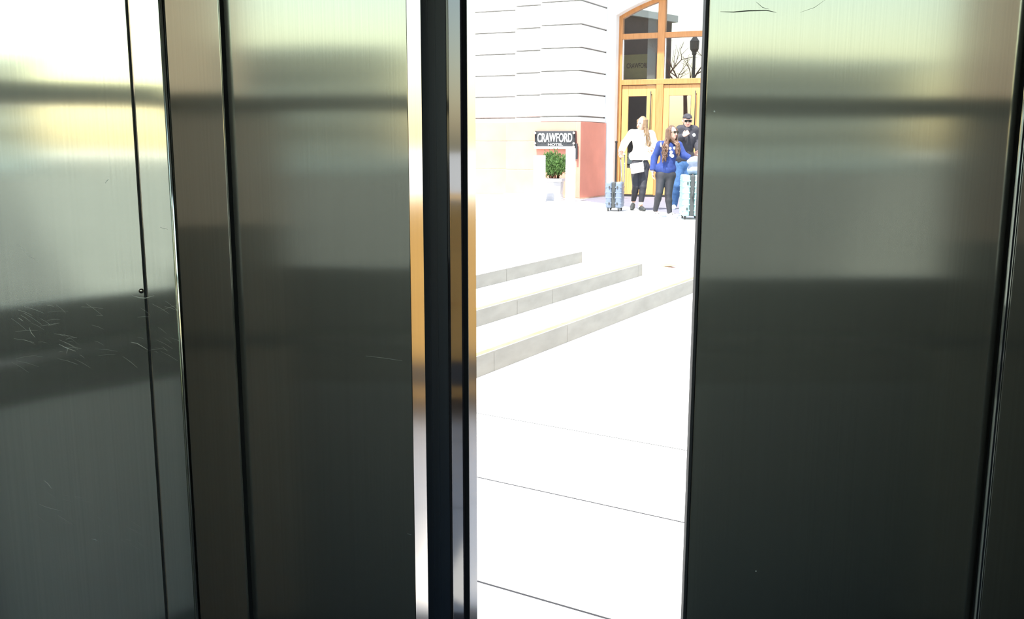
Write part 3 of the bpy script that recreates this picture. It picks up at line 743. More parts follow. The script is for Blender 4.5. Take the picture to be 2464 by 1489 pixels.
def spike(p, d, l, w_):
    s = d.cross(Vector((.3, .2, .9))).normalized(); t = d.cross(s); k = len(V); m_ = p+d*l*.4
    V.extend([p, m_+s*w_, m_+t*w_, m_-s*w_, m_-t*w_, p+d*l])
    Fc.extend([(k, k+1+(i+1) % 4, k+1+i) for i in range(4)] + [(k+5, k+1+i, k+1+(i+1) % 4) for i in range(4)])
for i in range(2600):
    s0, s1 = rnd.choice(stems); t_ = rnd.uniform(.25, 1.05)**.7
    p = s0.lerp(s1, min(t_, 1)) + Vector((rnd.gauss(0, .055), rnd.gauss(0, .055), rnd.gauss(0, .05)))
    p.z = max(p.z, base)
    d = ((p-Vector((pc.x, pc.y, base-.1))).normalized()+Vector((rnd.gauss(0, .5), rnd.gauss(0, .5), rnd.gauss(.25, .45)))).normalized()
    spike(p, d, rnd.uniform(.05, .10), rnd.uniform(.008, .014))
fo = mesh('foliage', V, Fc, 'leaf', pl); fo['kind'] = 'stuff'
# small flowering plant behind the short post
V = []; Fc = []; q = at_z(1285, 474, ZU)
wp = empty('small_plant', (q.x, q.y, ZU)); tag(wp, 'small green plant between the short white post and red stone', 'plant')
for i in range(60):
    p = at_y(1283+rnd.uniform(-4, 4), 424+rnd.uniform(-10, 42), q.y)
    spike(p, Vector((rnd.gauss(-.3, .6), rnd.gauss(0, .6), rnd.gauss(.4, .5))).normalized(), rnd.uniform(.05, .10), .016)
mesh('foliage', V, Fc, 'leaf', wp)['kind'] = 'stuff'
tube('stem', [q, at_y(1284, 440, q.y), at_y(1283, 418, q.y)], .008, 'bark', wp, 6)
# thin black post by the door jamb
b0 = at_z(1480, 480, ZU); t0 = at_y(1480, 340, b0.y)
bp_ = empty('black_post', (b0.x, b0.y, ZU)); tag(bp_, 'thin black post standing by the red jamb behind blue suitcase', 'post')
lathe('pole', b0, [(.021, 0), (.021, t0.z-ZU-.03), (.030, t0.z-ZU-.028), (.030, t0.z-ZU), (.012, t0.z-ZU+.01)], 'black', bp_, 12)
lathe('foot', b0, [(.11, .004), (.11, .016), (.03, .03)], 'black', bp_, 16)

# ------------------------------------------------------------------ figures: smooth-blended tapered limbs meshed with surface nets
class Field:
    def __init__(s, lo, hi, vox):
        s.lo = np.array(lo, float); s.v = vox; s.n = np.ceil((np.array(hi)-s.lo)/vox).astype(int)+1
        s.g = np.full(tuple(s.n), .5, np.float32)
    def _win(s, mn, mx):
        a = np.maximum(np.floor((mn-s.lo)/s.v).astype(int), 0); b = np.minimum(np.ceil((mx-s.lo)/s.v).astype(int)+1, s.n)
        sl = tuple(slice(a[i], b[i]) for i in range(3))
        ax = [s.lo[i]+np.arange(a[i], b[i])*s.v for i in range(3)]
        return sl, np.meshgrid(*ax, indexing='ij')
    def blend(s, sl, d, k, sub=False):
        o = s.g[sl]
        if sub: d = -d; h = np.clip(.5-.5*(o-d)/k, 0, 1) if k else 0; s.g[sl] = np.maximum(o, d); return
        if k <= 0: s.g[sl] = np.minimum(o, d); return
        h = np.clip(.5+.5*(o-d)/k, 0, 1); s.g[sl] = (o*(1-h)+d*h-k*h*(1-h)).astype(np.float32)
    def cone(s, a, b, ra, rb, k=.02, ky=1.0, sub=False):
        a, b = np.array(a, float), np.array(b, float); m = max(ra, rb)+k+.03
        sl, (x, y, z) = s._win(np.minimum(a, b)-m, np.maximum(a, b)+m)
        d = b-a; dd = d.copy(); dd[1] *= ky
        px, py, pz = x-a[0], (y-a[1])*ky, z-a[2]
        L = max((dd*dd).sum(), 1e-9); h = np.clip((px*dd[0]+py*dd[1]+pz*dd[2])/L, 0, 1)
        q = np.sqrt((px-h*dd[0])**2+(py-h*dd[1])**2+(pz-h*dd[2])**2)-(ra+(rb-ra)*h)
        s.blend(sl, q.astype(np.float32), k, sub)
    def ell(s, c, r, k=.015, sub=False):
        c, r = np.array(c, float), np.array(r, float); m = r.max()+k+.02
        sl, (x, y, z) = s._win(c-m, c+m)
        q = np.sqrt(((x-c[0])/r[0])**2+((y-c[1])/r[1])**2+((z-c[2])/r[2])**2)
        s.blend(sl, ((q-1)*r.min()).astype(np.float32), k, sub)
    def cut_z(s, z0=None, z1=None):
        zz = s.lo[2]+np.arange(s.n[2])*s.v
        if z0 is not None: s.g = np.maximum(s.g, (z0-zz)[None, None, :].astype(np.float32))
        if z1 is not None: s.g = np.maximum(s.g, (zz-z1)[None, None, :].astype(np.float32))
    def mesh(s):
        g = s.g; ins = g < 0
        c = [ins[i:ins.shape[0]-1+i, j:ins.shape[1]-1+j, k:ins.shape[2]-1+k] for i in (0, 1) for j in (0, 1) for k in (0, 1)]
        tot = sum(x.astype(np.int8) for x in c); act = (tot > 0) & (tot < 8)
        idx = np.full(act.shape, -1, np.int32); ijk = np.argwhere(act); idx[act] = np.arange(len(ijk))
        acc = np.zeros((len(ijk), 3)); cnt = np.zeros(len(ijk))
        corners = [(i, j, k) for i in (0, 1) for j in (0, 1) for k in (0, 1)]
        vals = [g[ijk[:, 0]+i, ijk[:, 1]+j, ijk[:, 2]+k] for i, j, k in corners]
        for p in range(8):
            for q in range(p+1, 8):
                if sum(abs(corners[p][t]-corners[q][t]) for t in range(3)) != 1: continue
                m = (vals[p] < 0) != (vals[q] < 0)
                t = np.where(m, vals[p]/np.where(m, vals[p]-vals[q], 1), 0)
                A, B = np.array(corners[p]), np.array(corners[q])
                acc += m[:, None]*(A+(B-A)*t[:, None]); cnt += m
        vert = s.lo+(ijk+acc/np.maximum(cnt, 1)[:, None])*s.v
        faces = []
        for ax in range(3):
            u, v = (ax+1) % 3, (ax+2) % 3
            A = ins; sl0 = [slice(None)]*3; sl1 = [slice(None)]*3; sl0[ax] = slice(0, -1); sl1[ax] = slice(1, None)
            diff = A[tuple(sl0)] != A[tuple(sl1)]
            e = np.argwhere(diff)
            e = e[(e[:, u] > 0) & (e[:, v] > 0) & (e[:, u] < ins.shape[u]-1) & (e[:, v] < ins.shape[v]-1)]
            def at(du, dv):
                w_ = e.copy(); w_[:, u] -= du; w_[:, v] -= dv; return idx[w_[:, 0], w_[:, 1], w_[:, 2]]
            q = np.stack([at(1, 1), at(0, 1), at(0, 0), at(1, 0)], 1)
            flip = ins[e[:, 0], e[:, 1], e[:, 2]]
            q[~flip] = q[~flip][:, ::-1]
            faces.append(q)
        return vert, np.concatenate(faces)
def field_obj(name, fl, mat, parent):
    v, f = fl.mesh(); off = wloc(parent); v = v-np.array(off)
    me = bpy.data.meshes.new(name)
    me.vertices.add(len(v)); me.vertices.foreach_set('co', v.ravel().astype(np.float32))
    me.loops.add(f.size); me.loops.foreach_set('vertex_index', f.ravel().astype(np.int32))
    me.polygons.add(len(f)); me.polygons.foreach_set('loop_start', np.arange(0, f.size, 4, dtype=np.int32))
    me.update(); me.validate(); me.shade_smooth()
    return link(name, me, mat, parent)

VOX = .0065
def hand(fl, wrist, dirv, palmn, thumbside, curl=.35, sc=1.0):
    """palm and five fingers"""
    d = Vector(dirv).normalized(); n = Vector(palmn).normalized(); n = (n-d*n.dot(d)).normalized(); s = d.cross(n)*thumbside
    w0 = Vector(wrist); pm = w0+d*.045*sc
    for t in (-1.5, -.5, .5, 1.5):
        fl.cone(w0+s*t*.010*sc, w0+s*t*.019*sc+d*.085*sc, .015*sc, .0115*sc, .012)
    for t, l in ((-1.5, .062), (-.5, .078), (.5, .085), (1.5, .074)):
        p0 = w0+s*t*.020*sc+d*.085*sc
        p1 = p0+(d*math.cos(curl*.7)+n*math.sin(curl*.7)).normalized()*l*.5*sc
        p2 = p1+(d*math.cos(curl*2)+n*math.sin(curl*2)).normalized()*l*.5*sc
        fl.cone(p0, p1, .0098*sc, .009*sc, .003); fl.cone(p1, p2, .009*sc, .0075*sc, .003)
    t0 = w0+d*.025*sc+s*.022*sc; t1 = t0+(d*.75+s*.6+n*.25).normalized()*.042*sc; t2 = t1+(d*.95+s*.15+n*.3).normalized()*.032*sc
    fl.cone(t0, t1, .013*sc, .0105*sc, .008); fl.cone(t1, t2, .0105*sc, .008*sc, .003)

def head(fl, c, face, h=.23):
    """skull, jaw, nose, ears, brow; face = unit vector the face looks along"""
    c = Vector(c); f = Vector(face).normalized(); s = f.cross(Z).normalized(); k = h/.23
    fl.ell(c+Z*.028*k-f*.008*k, (.078*k, .088*k, .088*k), .01)
    fl.cone(c+f*.028*k-Z*.01*k, c+f*.040*k-Z*.085*k, .062*k, .034*k, .03)
    fl.cone(c-f*.012*k-Z*.02*k, c+f*.02*k-Z*.06*k, .068*k, .05*k, .03)
    fl.cone(c+f*.088*k+Z*.005*k, c+f*.106*k-Z*.033*k, .009*k, .013*k, .012)
    for sg_ in (-1, 1):
        fl.ell(c+s*sg_*.076*k-Z*.012*k-f*.008*k, (.018*k, .018*k, .030*k), .008)
        fl.ell(c+s*sg_*.030*k+f*.092*k+Z*.008*k, (.016*k, .016*k, .012*k), .0, sub=True)
    return s
def face_bits(c, face, parent, glasses, h=.23, lips=True):
    c = Vector(c); f = Vector(face).normalized(); s = f.cross(Z).normalized(); k = h/.23
    if glasses:
        gl = empty('sunglasses', c+f*.085*k-wloc(parent)); gl.parent = parent
        for sg_ in (-1, 1):
            box('lens', c+s*sg_*.033*k+f*.096*k+Z*.008*k, (.029*k, .004*k, .021*k), 'lens', gl, (s, f, Z), .003)
            box('temple', c+s*sg_*.074*k+f*.045*k+Z*.014*k, (.0035*k, .055*k, .005*k), 'lens', gl, (s, f, Z), .001)
        box('bridge', c+f*.100*k+Z*.014*k, (.008*k, .003*k, .004*k), 'lens', gl, (s, f, Z), .001)
    else:
        for sg_ in (-1, 1):
            lathe('eye', c+s*sg_*.030*k+f*.079*k+Z*.007*k, [(.011*k, 0), (.011*k, .004), (.004*k, .008)], 'lens', parent, 10, f, smooth=True)
    if lips:
        box('mouth', c+f*.088*k-Z*.055*k, (.022*k, .006*k, .006*k), 'lips', parent, (s, f, Z), .004)

def locks(name, strands, mat, parent, lo, hi, extra=None):
    fl = Field(lo, hi, .0055)
    for pts, r0, r1 in strands:
        for i in range(len(pts)-1):
            t0, t1 = i/(len(pts)-1), (i+1)/(len(pts)-1)
            fl.cone(pts[i], pts[i+1], r0+(r1-r0)*t0, r0+(r1-r0)*t1, .009)
    if extra: extra(fl)
    return field_obj(name, fl, mat, parent)

def bounds(pts, m=.16):
    a = np.array([tuple(p) for p in pts]); return a.min(0)-m, a.max(0)+m

class Person:
    def __init__(s, label, foot_px, zg):
        s.f = at_z(*foot_px, zg); s.Y = s.f.y; s.e = empty('person', (s.f.x, s.f.y, zg)); tag(s.e, label, 'person')
    def j(s, px, py, dy=0.0): return at_y(px, py, s.Y+dy)

def limbs(fl, P_, sh, el, wr, hp, kn, an, neck, chest, waist, pel, grow=0.0, arm=True, leg=True, torso=True, build=1.0):
    b = build
    if torso:
        mid = (sh[0]+sh[1])/2
        fl.cone(sh[0]+(mid-sh[0])*.10, sh[1]+(mid-sh[1])*.10, .058*b+grow, .058*b+grow, .05, 1.05)
        fl.cone(chest, waist, .125*b+grow, .105*b+grow, .06, 1.22)
        fl.cone(waist, pel, .108*b+grow, .135*b+grow, .06, 1.2)
        fl.cone(mid-Z*.02, chest, .095*b+grow, .13*b+grow, .06, 1.3)
    if arm:
        for i in (0, 1):
            fl.cone(sh[i], el[i], .052*b+grow, .041*b+grow, .03); fl.cone(el[i], wr[i], .041*b+grow, .028*b+grow, .02)
    if leg:
        for i in (0, 1):
            fl.cone(hp[i], kn[i], .085*b+grow, .055*b+grow, .03)
            fl.cone(kn[i], kn[i].lerp(an[i], .35), .055*b+grow, .050*b+grow, .01); fl.cone(kn[i].lerp(an[i], .35), an[i], .050*b+grow, .034*b+grow, .02)

def shoe(name, ank, heel, toe, mat, parent, zg, sole=None):
    """low shoe between heel and toe points on the ground"""
    lo, hi = bounds([ank, heel, toe], .10); fl = Field(lo, hi, .005)
    heel, toe = Vector(heel), Vector(toe)
    m = heel.lerp(toe, .55)
    fl.cone(heel+Z*.035, m+Z*.032, .036, .040, .02); fl.cone(m+Z*.032, toe+Z*.026, .041, .032, .02)
    fl.cone(heel.lerp(toe, .12)+Z*.06, heel.lerp(toe, .42)+Z*.05, .038, .034, .025)
    fl.cut_z(min(heel.z, toe.z)+.001, None)
    o = field_obj(name, fl, mat, parent)
    if sole:
        fl = Field(lo, hi, .005); fl.cone(heel+Z*.010, m+Z*.010, .038, .043, .01); fl.cone(m+Z*.010, toe+Z*.010, .043, .034, .01)
        fl.cut_z(min(heel.z, toe.z), min(heel.z, toe.z)+.018); field_obj('sole', fl, sole, o)
    return o

# ---- woman in the cream sweater, pulling the small blue suitcase
p1 = Person('woman in cream sweater and black leggings pulling a small blue suitcase', (1535, 506), ZU)
J = p1.j
H = J(1545, 297, -.02); face1 = Vector((-.80, -.58, -.05))
sh = [J(1520, 322), J(1567, 324)]; el = [J(1503, 345, -.02), J(1576, 349, .03)]; wr = [J(1495, 364, -.06), J(1569, 362, -.14)]
hp = [J(1529, 402), J(1550, 402)]; kn = [J(1530, 448, -.08), J(1547, 450, -.10)]; an = [J(1524, 484, .10), J(1542, 491, -.10)]
neck = J(1545, 317, .01); chest = J(1543, 338); waist = J(1541, 366); pel = J(1540, 392, .01)
lo, hi = bounds([H, *sh, *el, *wr, *an, neck], .17)
fl = Field(lo, hi, VOX)
limbs(fl, p1, sh, el, wr, hp, kn, an, neck, chest, waist, pel)
fl.cone(neck-Z*.03, H-Z*.05, .052, .048, .03); head(fl, H, face1)
hand(fl, wr[0], Vector((-.12, -.1, -1)), Vector((.4, -.9, 0)), 1, 1.1); hand(fl, wr[1], Vector((-.35, -.8, .35)), Vector((-.8, .2, -.4)), 1, .8)
for i, (hx, tx) in enumerate(((J(1523, 497, .12), J(1521, 501, -.05)), (J(1542, 502, -.06), J(1549, 506, -.22)))):
    fl.cone(an[i], Vector((hx.x, hx.y, hx.z+.03)), .034, .034, .02)
body = field_obj('body', fl, 'skin', p1.e)
fl = Field(lo, hi, VOX)
limbs(fl, p1, sh, el, wr, hp, kn, an, neck, chest, waist, J(1541, 378), .022, True, False)
for i in (0, 1): fl.cone(el[i], el[i].lerp(wr[i], .85), .062, .052, .03)
fl.cone(J(1524, 376), J(1559, 376), .085, .085, .04, 1.2)
fl.cut_z(J(1540, 385).z, None); fl.cone(neck+Z*.02, neck+Z*.09, .066, .075, 0, sub=True)
for i in (0, 1): fl.ell(wr[i]+Vector((0, -.02, -.02 if i == 0 else .02)), (.04, .05, .04), 0, sub=True)
field_obj('sweater', fl, 'cream', p1.e)
fl = Field(lo, hi, VOX)
limbs(fl, p1, sh, el, wr, hp, kn, an, neck, chest, waist, pel, .010, False, True, True)
fl.cone(hp[0]+Z*.02, hp[1]+Z*.02, .098, .098, .04, 1.1)
fl.cut_z(an[0].z-.0, J(1540, 381).z); field_obj('leggings', fl, 'legging', p1.e)
for i, (hx, tx) in enumerate(((J(1523, 499, .12), J(1520.5, 503, -.06)), (J(1541, 503, -.05), J(1550, 507, -.24)))):
    hx.z = tx.z = ZU + (.0 if i else .0)
    if i == 0: hx.z = ZU+.05
    shoe('shoe', an[i], hx, tx, 'shoe_black', p1.e, ZU)
    fl = Field(*bounds([an[i], hx], .1), .006); fl.cone(an[i]+Z*.02, hx+Z*.06, .041, .043, 0); field_obj('sock', fl, 'sock', p1.e)
rnd = random.Random(5); strands = []
sidev = face1.normalized().cross(Z)
for i in range(80):
    a_ = rnd.uniform(-1.9, 1.9); back = -face1.normalized()
    dr = back*math.cos(a_)+sidev*math.sin(a_)
    r0 = H+Z*.105+back*.01+dr*.02; r1 = H+Z*.055+dr*.088; r2 = H-Z*.06+dr*.094
    ex = J(1559+rnd.uniform(-10, 7), 348+rnd.uniform(-12, 6), rnd.uniform(-.13, .06))
    mid = r2.lerp(ex, .5)+Vector((rnd.uniform(-.015, .015), -.02, .02))
    strands.append(([r0, r1, r2, mid, ex], .019, .005))
locks('hair', strands, 'hair_blond', p1.e, *bounds([H, J(1545, 362), J(1572, 350)], .16))
face_bits(H, face1, p1.e, False)
# cross-body bag
bc = J(1533, 404, -.20); xa_ = (J(1548, 401, -.17)-J(1516, 407, -.23)).normalized(); za_ = (Z-xa_*xa_.z).normalized(); ya_ = za_.cross(xa_)
hb = empty('handbag', (bc.x, bc.y, bc.z-.1)); tag(hb, 'off-white shoulder bag worn by the woman in cream sweater', 'bag')
bo = box('pouch', bc, (.122, .035, .090), 'bag_white', hb, (xa_, ya_, za_), .018, 3, True)
box('flap', bc-ya_*.037+za_*.035, (.118, .005, .055), 'bag_white', hb, (xa_, ya_, za_), .004)
tube('strap', [bc+xa_*.115+za_*.08, J(1552, 375, -.17), J(1551, 352, -.19), J(1546, 335, -.19), J(1532, 320, -.11)], .006, 'bag_white', hb)

# ---- suitcases
def suitcase(name, label, px0, px1, ybase, ytop, depth, yaw, shell, n_rib, handle_top=None):
    """hard shell case standing edge-on: two shells with ribs, dark zip gusset between them"""
    a = at_z((px0+px1)/2, ybase, ZU); h = at_y((px0+px1)/2, ytop, a.y).z-ZU
    thick = (at_z(px1, ybase, ZU)-at_z(px0, ybase, ZU)).length
    c, s_ = math.cos(yaw), math.sin(yaw); ux = Vector((c, s_, 0)); uy = Vector((-s_, c, 0))
    tk = (thick - depth*abs(s_))/abs(c) if abs(s_) > .01 else thick
    ctr = a + Vector((0, (depth*abs(c)+tk*abs(s_))/2, 0))
    e = empty(name, (ctr.x, ctr.y, ZU)); tag(e, label, 'suitcase')
    wz = .055
    for sg_ in (-1, 1):
        cc = ctr+ux*sg_*(tk*.305)+Z*(wz+(h-wz)/2)
        sh_ = box('shell', cc, (tk*.195, depth/2, (h-wz)/2), shell, e, (ux, uy, Z), .035, 3, True)
        for k in range(n_rib):
            zz = wz+(h-wz)*(k+1)/(n_rib+1)
            box('rib', Vector((cc.x, cc.y, ZU+zz)), (tk*.195+.0018, depth/2+.0018, .011), shell, sh_, (ux, uy, Z), .004)
        for zz in (.18, .80):
            box('latch', ctr+ux*sg_*tk*.25-uy*(depth/2+.008)+Z*(wz+(h-wz)*zz), (.012, .006, .022), 'zip', e, (ux, uy, Z), .004)
        for sy in (-1, 1):
            wc = ctr+ux*sg_*tk*.33+uy*sy*depth*.40
            wh = lathe('wheel', wc+Z*.026-ux*.012, [(.012, 0), (.026, .003), (.026, .021), (.012, .024)], 'tyre', e, 14, ux)
            box('wheel_fork', wc+Z*.045, (.020, .022, .014), 'zip', e, (ux, uy, Z), .005)
    box('gusset', ctr+Z*(wz+(h-wz)/2), (tk*.125, depth/2-.006, (h-wz)/2-.006), 'zip', e, (ux, uy, Z), .02)
    tube('side_handle', [ctr-uy*(depth/2-.006)+Z*(wz+h*.42), ctr-uy*(depth/2+.028)+Z*(wz+h*.45), ctr-uy*(depth/2+.028)+Z*(wz+h*.55), ctr-uy*(depth/2-.006)+Z*(wz+h*.58)], .010, 'zip', e)
    return e, ctr, ux, uy, h, tk, depth
for v in (1,):
    cs, cc, ux, uy, h, tk, dp = suitcase('suitcase', 'small steel-blue ribbed suitcase beside the red jamb', 1457, 1506, 509, 438, .30, R(-18), 'case_blue', 4)
    for k in cs.children:
        pass
hx = [J(1493.5, 372, -.06), J(1502.5, 372, .0)]
zt = ZU+h
th = empty('trolley_handle', Vector((cc.x, cc.y, zt))-wloc(cs)); th.parent = cs
b0 = cc+ux*tk*.20-uy*.07; b1 = cc+ux*tk*.33+uy*.06
g0 = J(1493, 371, -.06); g1 = J(1503, 371, .04)
q0 = Vector((at_y(1496, 436, cc.y).x, cc.y-.05, zt-.01)); q1 = Vector((at_y(1503, 436, cc.y).x, cc.y+.05, zt-.01))
tube('pole', [q0, g0], .010, 'greymetal', th); tube('pole', [q1, g1], .010, 'greymetal', th)
tube('grip', [g0-Vector((.004, 0, 0)), (g0+g1)/2+Z*.012, g1+Vector((.004, 0, 0))], .016, 'white', th)

# ---- woman in the blue sweatshirt
p2 = Person('woman in royal blue sweatshirt and black leggings with sunglasses and long brown hair', (1603, 523), ZU)
J = p2.j
H = J(1617, 320, -.02); face2 = Vector((.62, -.76, .05))
sh = [J(1588, 349), J(1633, 350)]; el = [J(1575, 379, .04), J(1645, 373, -.06)]; wr = [J(1570, 410, -.02), J(1662, 381, -.12)]
hp = [J(1591, 424), J(1612, 424)]; kn = [J(1586, 464, -.08), J(1608, 467, -.04)]; an = [J(1577, 505, .05), J(1611, 510, -.06)]
neck = J(1613, 343, .01); chest = J(1610, 366); waist = J(1606, 392); pel = J(1602, 415, .01)
lo, hi = bounds([H, *sh, *el, *wr, *an, J(1571, 446), J(1676, 384, -.2)], .15)
fl = Field(lo, hi, VOX); B2 = .92
limbs(fl, p2, sh, el, wr, hp, kn, an, neck, chest, waist, pel, 0, True, True, True, B2)
fl.cone(neck-Z*.03, H-Z*.05, .048, .044, .03); head(fl, H, face2, .215)
hand(fl, wr[0], Vector((.04, -.12, -1)), Vector((.9, -.3, 0)), 1, .35, .95); hand(fl, wr[1], Vector((.8, -.35, -.28)), Vector((0, -.2, -1)), -1, .9, .95)
for i, q in enumerate((J(1578, 514, .06), J(1611, 518, -.04))): fl.cone(an[i], q, .034, .032, .02)
body = field_obj('body', fl, 'skin', p2.e)
fl = Field(lo, hi, VOX)
limbs(fl, p2, sh, el, wr, hp, kn, an, neck, chest, waist, J(1603, 406), .017, True, False, True, B2)
for i in (0, 1): fl.cone(el[i], el[i].lerp(wr[i], .92), .055, .047, .02)
fl.cone(J(1589, 406), J(1614, 406), .092, .092, .03, 1.15)
fl.cut_z(J(1602, 422).z, None); fl.cone(neck+Z*.015, neck+Z*.09, .062, .07, 0, sub=True)
fl.cone(wr[0]-Z*.015, wr[0]-Z*.09, .05, .05, 0, sub=True); fl.cone(wr[1]+Vector((.015, 0, 0)), wr[1]+Vector((.09, -.03, -.02)), .05, .05, 0, sub=True)
sw = field_obj('sweatshirt', fl, 'blue_sweat', p2.e)
fl = Field(lo, hi, VOX)
limbs(fl, p2, sh, el, wr, hp, kn, an, neck, chest, waist, pel, .010, False, True, True, B2)
fl.cone(hp[0]+Z*.02, hp[1]+Z*.02, .095, .095, .04, 1.1)
fl.cut_z(None, J(1602, 412).z); field_obj('leggings', fl, 'legging', p2.e)
for i, (hx, tx) in enumerate(((J(1576, 517, .07), J(1584, 521, -.14)), (J(1609, 521, -.03), J(1627, 524, -.18)))):
    hx.z = tx.z = ZU
    so = shoe('sneaker', an[i], hx, tx, 'shoe_white', p2.e, ZU, 'bag_grey')
    d_ = (tx-hx).normalized(); m_ = hx.lerp(tx, .55)
    for t in (-.02, .02): box('stripe', m_+d_*t+Z*.062, (.006, .036, .012), 'black', so, (d_, d_.cross(Z), Z), .002)
# printed motif on the chest
ccx = J(1615, 368, 0)
def pr(px, py, rx, rz):
    # find the front of the fleece
    x = J(px, py).x; z = J(px, py).z; vs = sw.data.vertices; off = wloc(sw); best = 1e9
    for v in vs:
        if abs(v.co.x+off.x-x) < .02 and abs(v.co.z+off.z-z) < .02: best = min(best, v.co.y+off.y)
    if best > 1e8: best = p2.Y-.13
    lathe('print', (x, best+.003, z), [(rx, 0), (rx*.96, .005), (rx*.5, .007)], 'print', sw, 14, Vector((0, -1, 0)))
for q in ((1610, 357, .024, 0), (1621, 356, .026, 0), (1612, 366, .028, 0), (1615, 375, .030, 0), (1611, 373, .022, 0)): pr(*q)
rnd = random.Random(8); strands = []
sidev = face2.normalized().cross(Z); back = -face2.normalized()
for i in range(120):
    a_ = rnd.uniform(-1.95, 1.95); dr = back*math.cos(a_)+sidev*math.sin(a_)
    r0 = H+Z*.10+back*.01+dr*.02; r1 = H+Z*.05+dr*.086; r2 = H-Z*.06+dr*.096
    if i % 3: ex = J(1599+rnd.uniform(-7, 8), 386+rnd.uniform(-16, 6), rnd.uniform(-.19, -.02)); mid = J(1601+rnd.uniform(-8, 7), 357+rnd.uniform(-5, 5), rnd.uniform(-.17, -.03))
    else: ex = J(1630+rnd.uniform(-4, 5), 371+rnd.uniform(-12, 6), rnd.uniform(-.19, -.08)); mid = J(1630+rnd.uniform(-4, 5), 347+rnd.uniform(-4, 4), rnd.uniform(-.16, -.06))
    strands.append(([r0, r1, r2, mid, mid.lerp(ex, .5)+Vector((rnd.uniform(-.02, .02), 0, 0)), ex], .018, .0045))
locks('hair', strands, 'hair_brown', p2.e, *bounds([H, J(1592, 395), J(1638, 380)], .17))
face_bits(H, face2, p2.e, True, .215)
lathe('watch', wr[0]-Z*.012, [(.034, -.008), (.037, -.004), (.037, .006), (.034, .010)], 'bag_grey', p2.e, 14, Vector((.1, 0, 1)).normalized())
tube('shoulder_strap', [J(1592, 343, .08), J(1590, 340, -.02), J(1591, 352, -.12)], .014, 'cream', p2.e)

# ---- man behind in charcoal hoodie and cap
p3 = Person('man in charcoal hoodie, dark cap and blue jeans behind the mint suitcase', (1634, 503), ZU)
J = p3.j
H = J(1654, 290, -.03); face3 = Vector((-.05, -.97, -.22))
sh = [J(1636, 312), J(1672, 313)]; el = [J(1632, 336, -.04), J(1677, 341, .02)]; wr = [J(1643, 328, -.22), J(1680, 362, -.14)]
hp = [J(1636, 400), J(1655, 400)]; kn = [J(1629, 446, -.08), J(1652, 448, -.02)]; an = [J(1622, 489, .02), J(1648, 492, .06)]
neck = J(1654, 306, .01); chest = J(1654, 332); waist = J(1649, 362); pel = J(1646, 392, .01)
lo, hi = bounds([H, *sh, *el, *wr, *an, J(1622, 500)], .17)
fl = Field(lo, hi, VOX); B3 = 1.08
limbs(fl, p3, sh, el, wr, hp, kn, an, neck, chest, waist, pel, 0, True, True, True, B3)
fl.cone(neck-Z*.03, H-Z*.05, .058, .054, .03); head(fl, H, face3, .235)
hand(fl, wr[0], Vector((.75, -.1, .62)), Vector((.2, .9, .1)), 1, .7, 1.08); hand(fl, wr[1], Vector((.1, -.3, -1)), Vector((-.5, -.8, 0)), 1, 1.1, 1.05)
field_obj('body', fl, 'skin', p3.e)
fl = Field(lo, hi, VOX)
limbs(fl, p3, sh, el, wr, hp, kn, an, neck, chest, waist, J(1647, 378), .022, True, False, True, B3)
for i in (0, 1): fl.cone(el[i], el[i].lerp(wr[i], .9), .064, .050, .03)
fl.cone(J(1636, 378), J(1660, 378), .10, .10, .05, 1.15)
fl.cone(J(1641, 308, .06), J(1667, 308, .06), .055, .055, .04); fl.cone(J(1646, 306, -.03), J(1654, 314, -.11), .035, .03, .03); fl.cone(J(1662, 306, -.03), J(1654, 314, -.11), .035, .03, .03)
fl.cut_z(J(1647, 391).z, None); fl.cone(neck+Z*.03+Vector((0, -.02, 0)), neck+Z*.12+Vector((0, -.05, 0)), .07, .08, 0, sub=True)
fl.ell(wr[0]+Vector((.03, -.01, .03)), (.05, .07, .05), 0, sub=True); fl.ell(wr[1]-Z*.05, (.06, .08, .05), 0, sub=True)
hd = field_obj('hoodie', fl, 'hoodie', p3.e)
fl = Field(lo, hi, VOX)
limbs(fl, p3, sh, el, wr, hp, kn, an, neck, chest, waist, pel, .018, False, True, True, B3)
for i in (0, 1): fl.cone(kn[i], an[i]-Z*.03, .074, .060, .03)
fl.cone(hp[0]+Z*.02, hp[1]+Z*.02, .11, .11, .04, 1.1)
fl.cut_z(None, J(1647, 388).z); field_obj('jeans', fl, 'jeans', p3.e)
for i, (hx, tx) in enumerate(((J(1622, 497, .05), J(1620, 500, -.16)), (J(1648, 500, .08), J(1649, 503, -.13)))):
    hx.z = tx.z = ZU; shoe('shoe', an[i], hx, tx, 'shoe_white', p3.e, ZU, 'bag_grey')
fl = Field(*bounds([H], .2), .005)
fl.ell(H+Z*.050-Vector((0, -.004, 0)), (.088, .102, .082), 0); fl.cut_z(H.z+.040, None)
fl.cone(H+Vector((-.03, -.10, .048)), H+Vector((.03, -.10, .048)), .014, .014, .01); fl.cone(H+Vector((-.02, -.145, .040)), H+Vector((.02, -.145, .040)), .011, .011, .02)
fl.cone(H+Vector((0, -.09, .05)), H+Vector((0, -.15, .042)), .016, .010, .03)
field_obj('cap', fl, 'hoodie', p3.e)
fl = Field(*bounds([H], .16), .006); fl.ell(H+Z*.01+Vector((0, .02, 0)), (.086, .085, .075), 0); fl.cut_z(H.z-.03, H.z+.05); field_obj('hair', fl, 'hair_brown', p3.e)
face_bits(H, face3, p3.e, True, .235)
vb_ = [v.co.y+wloc(hd).y for v in hd.data.vertices if abs(v.co.x+wloc(hd).x-J(1667, 325).x) < .02 and abs(v.co.z+wloc(hd).z-J(1667, 325).z) < .02]
lathe('badge', (J(1667, 325).x, min(vb_)+.004, J(1667, 325).z), [(.032, 0), (.032, .004), (.020, .006)], 'print', hd, 16, Vector((0, -1, 0)))
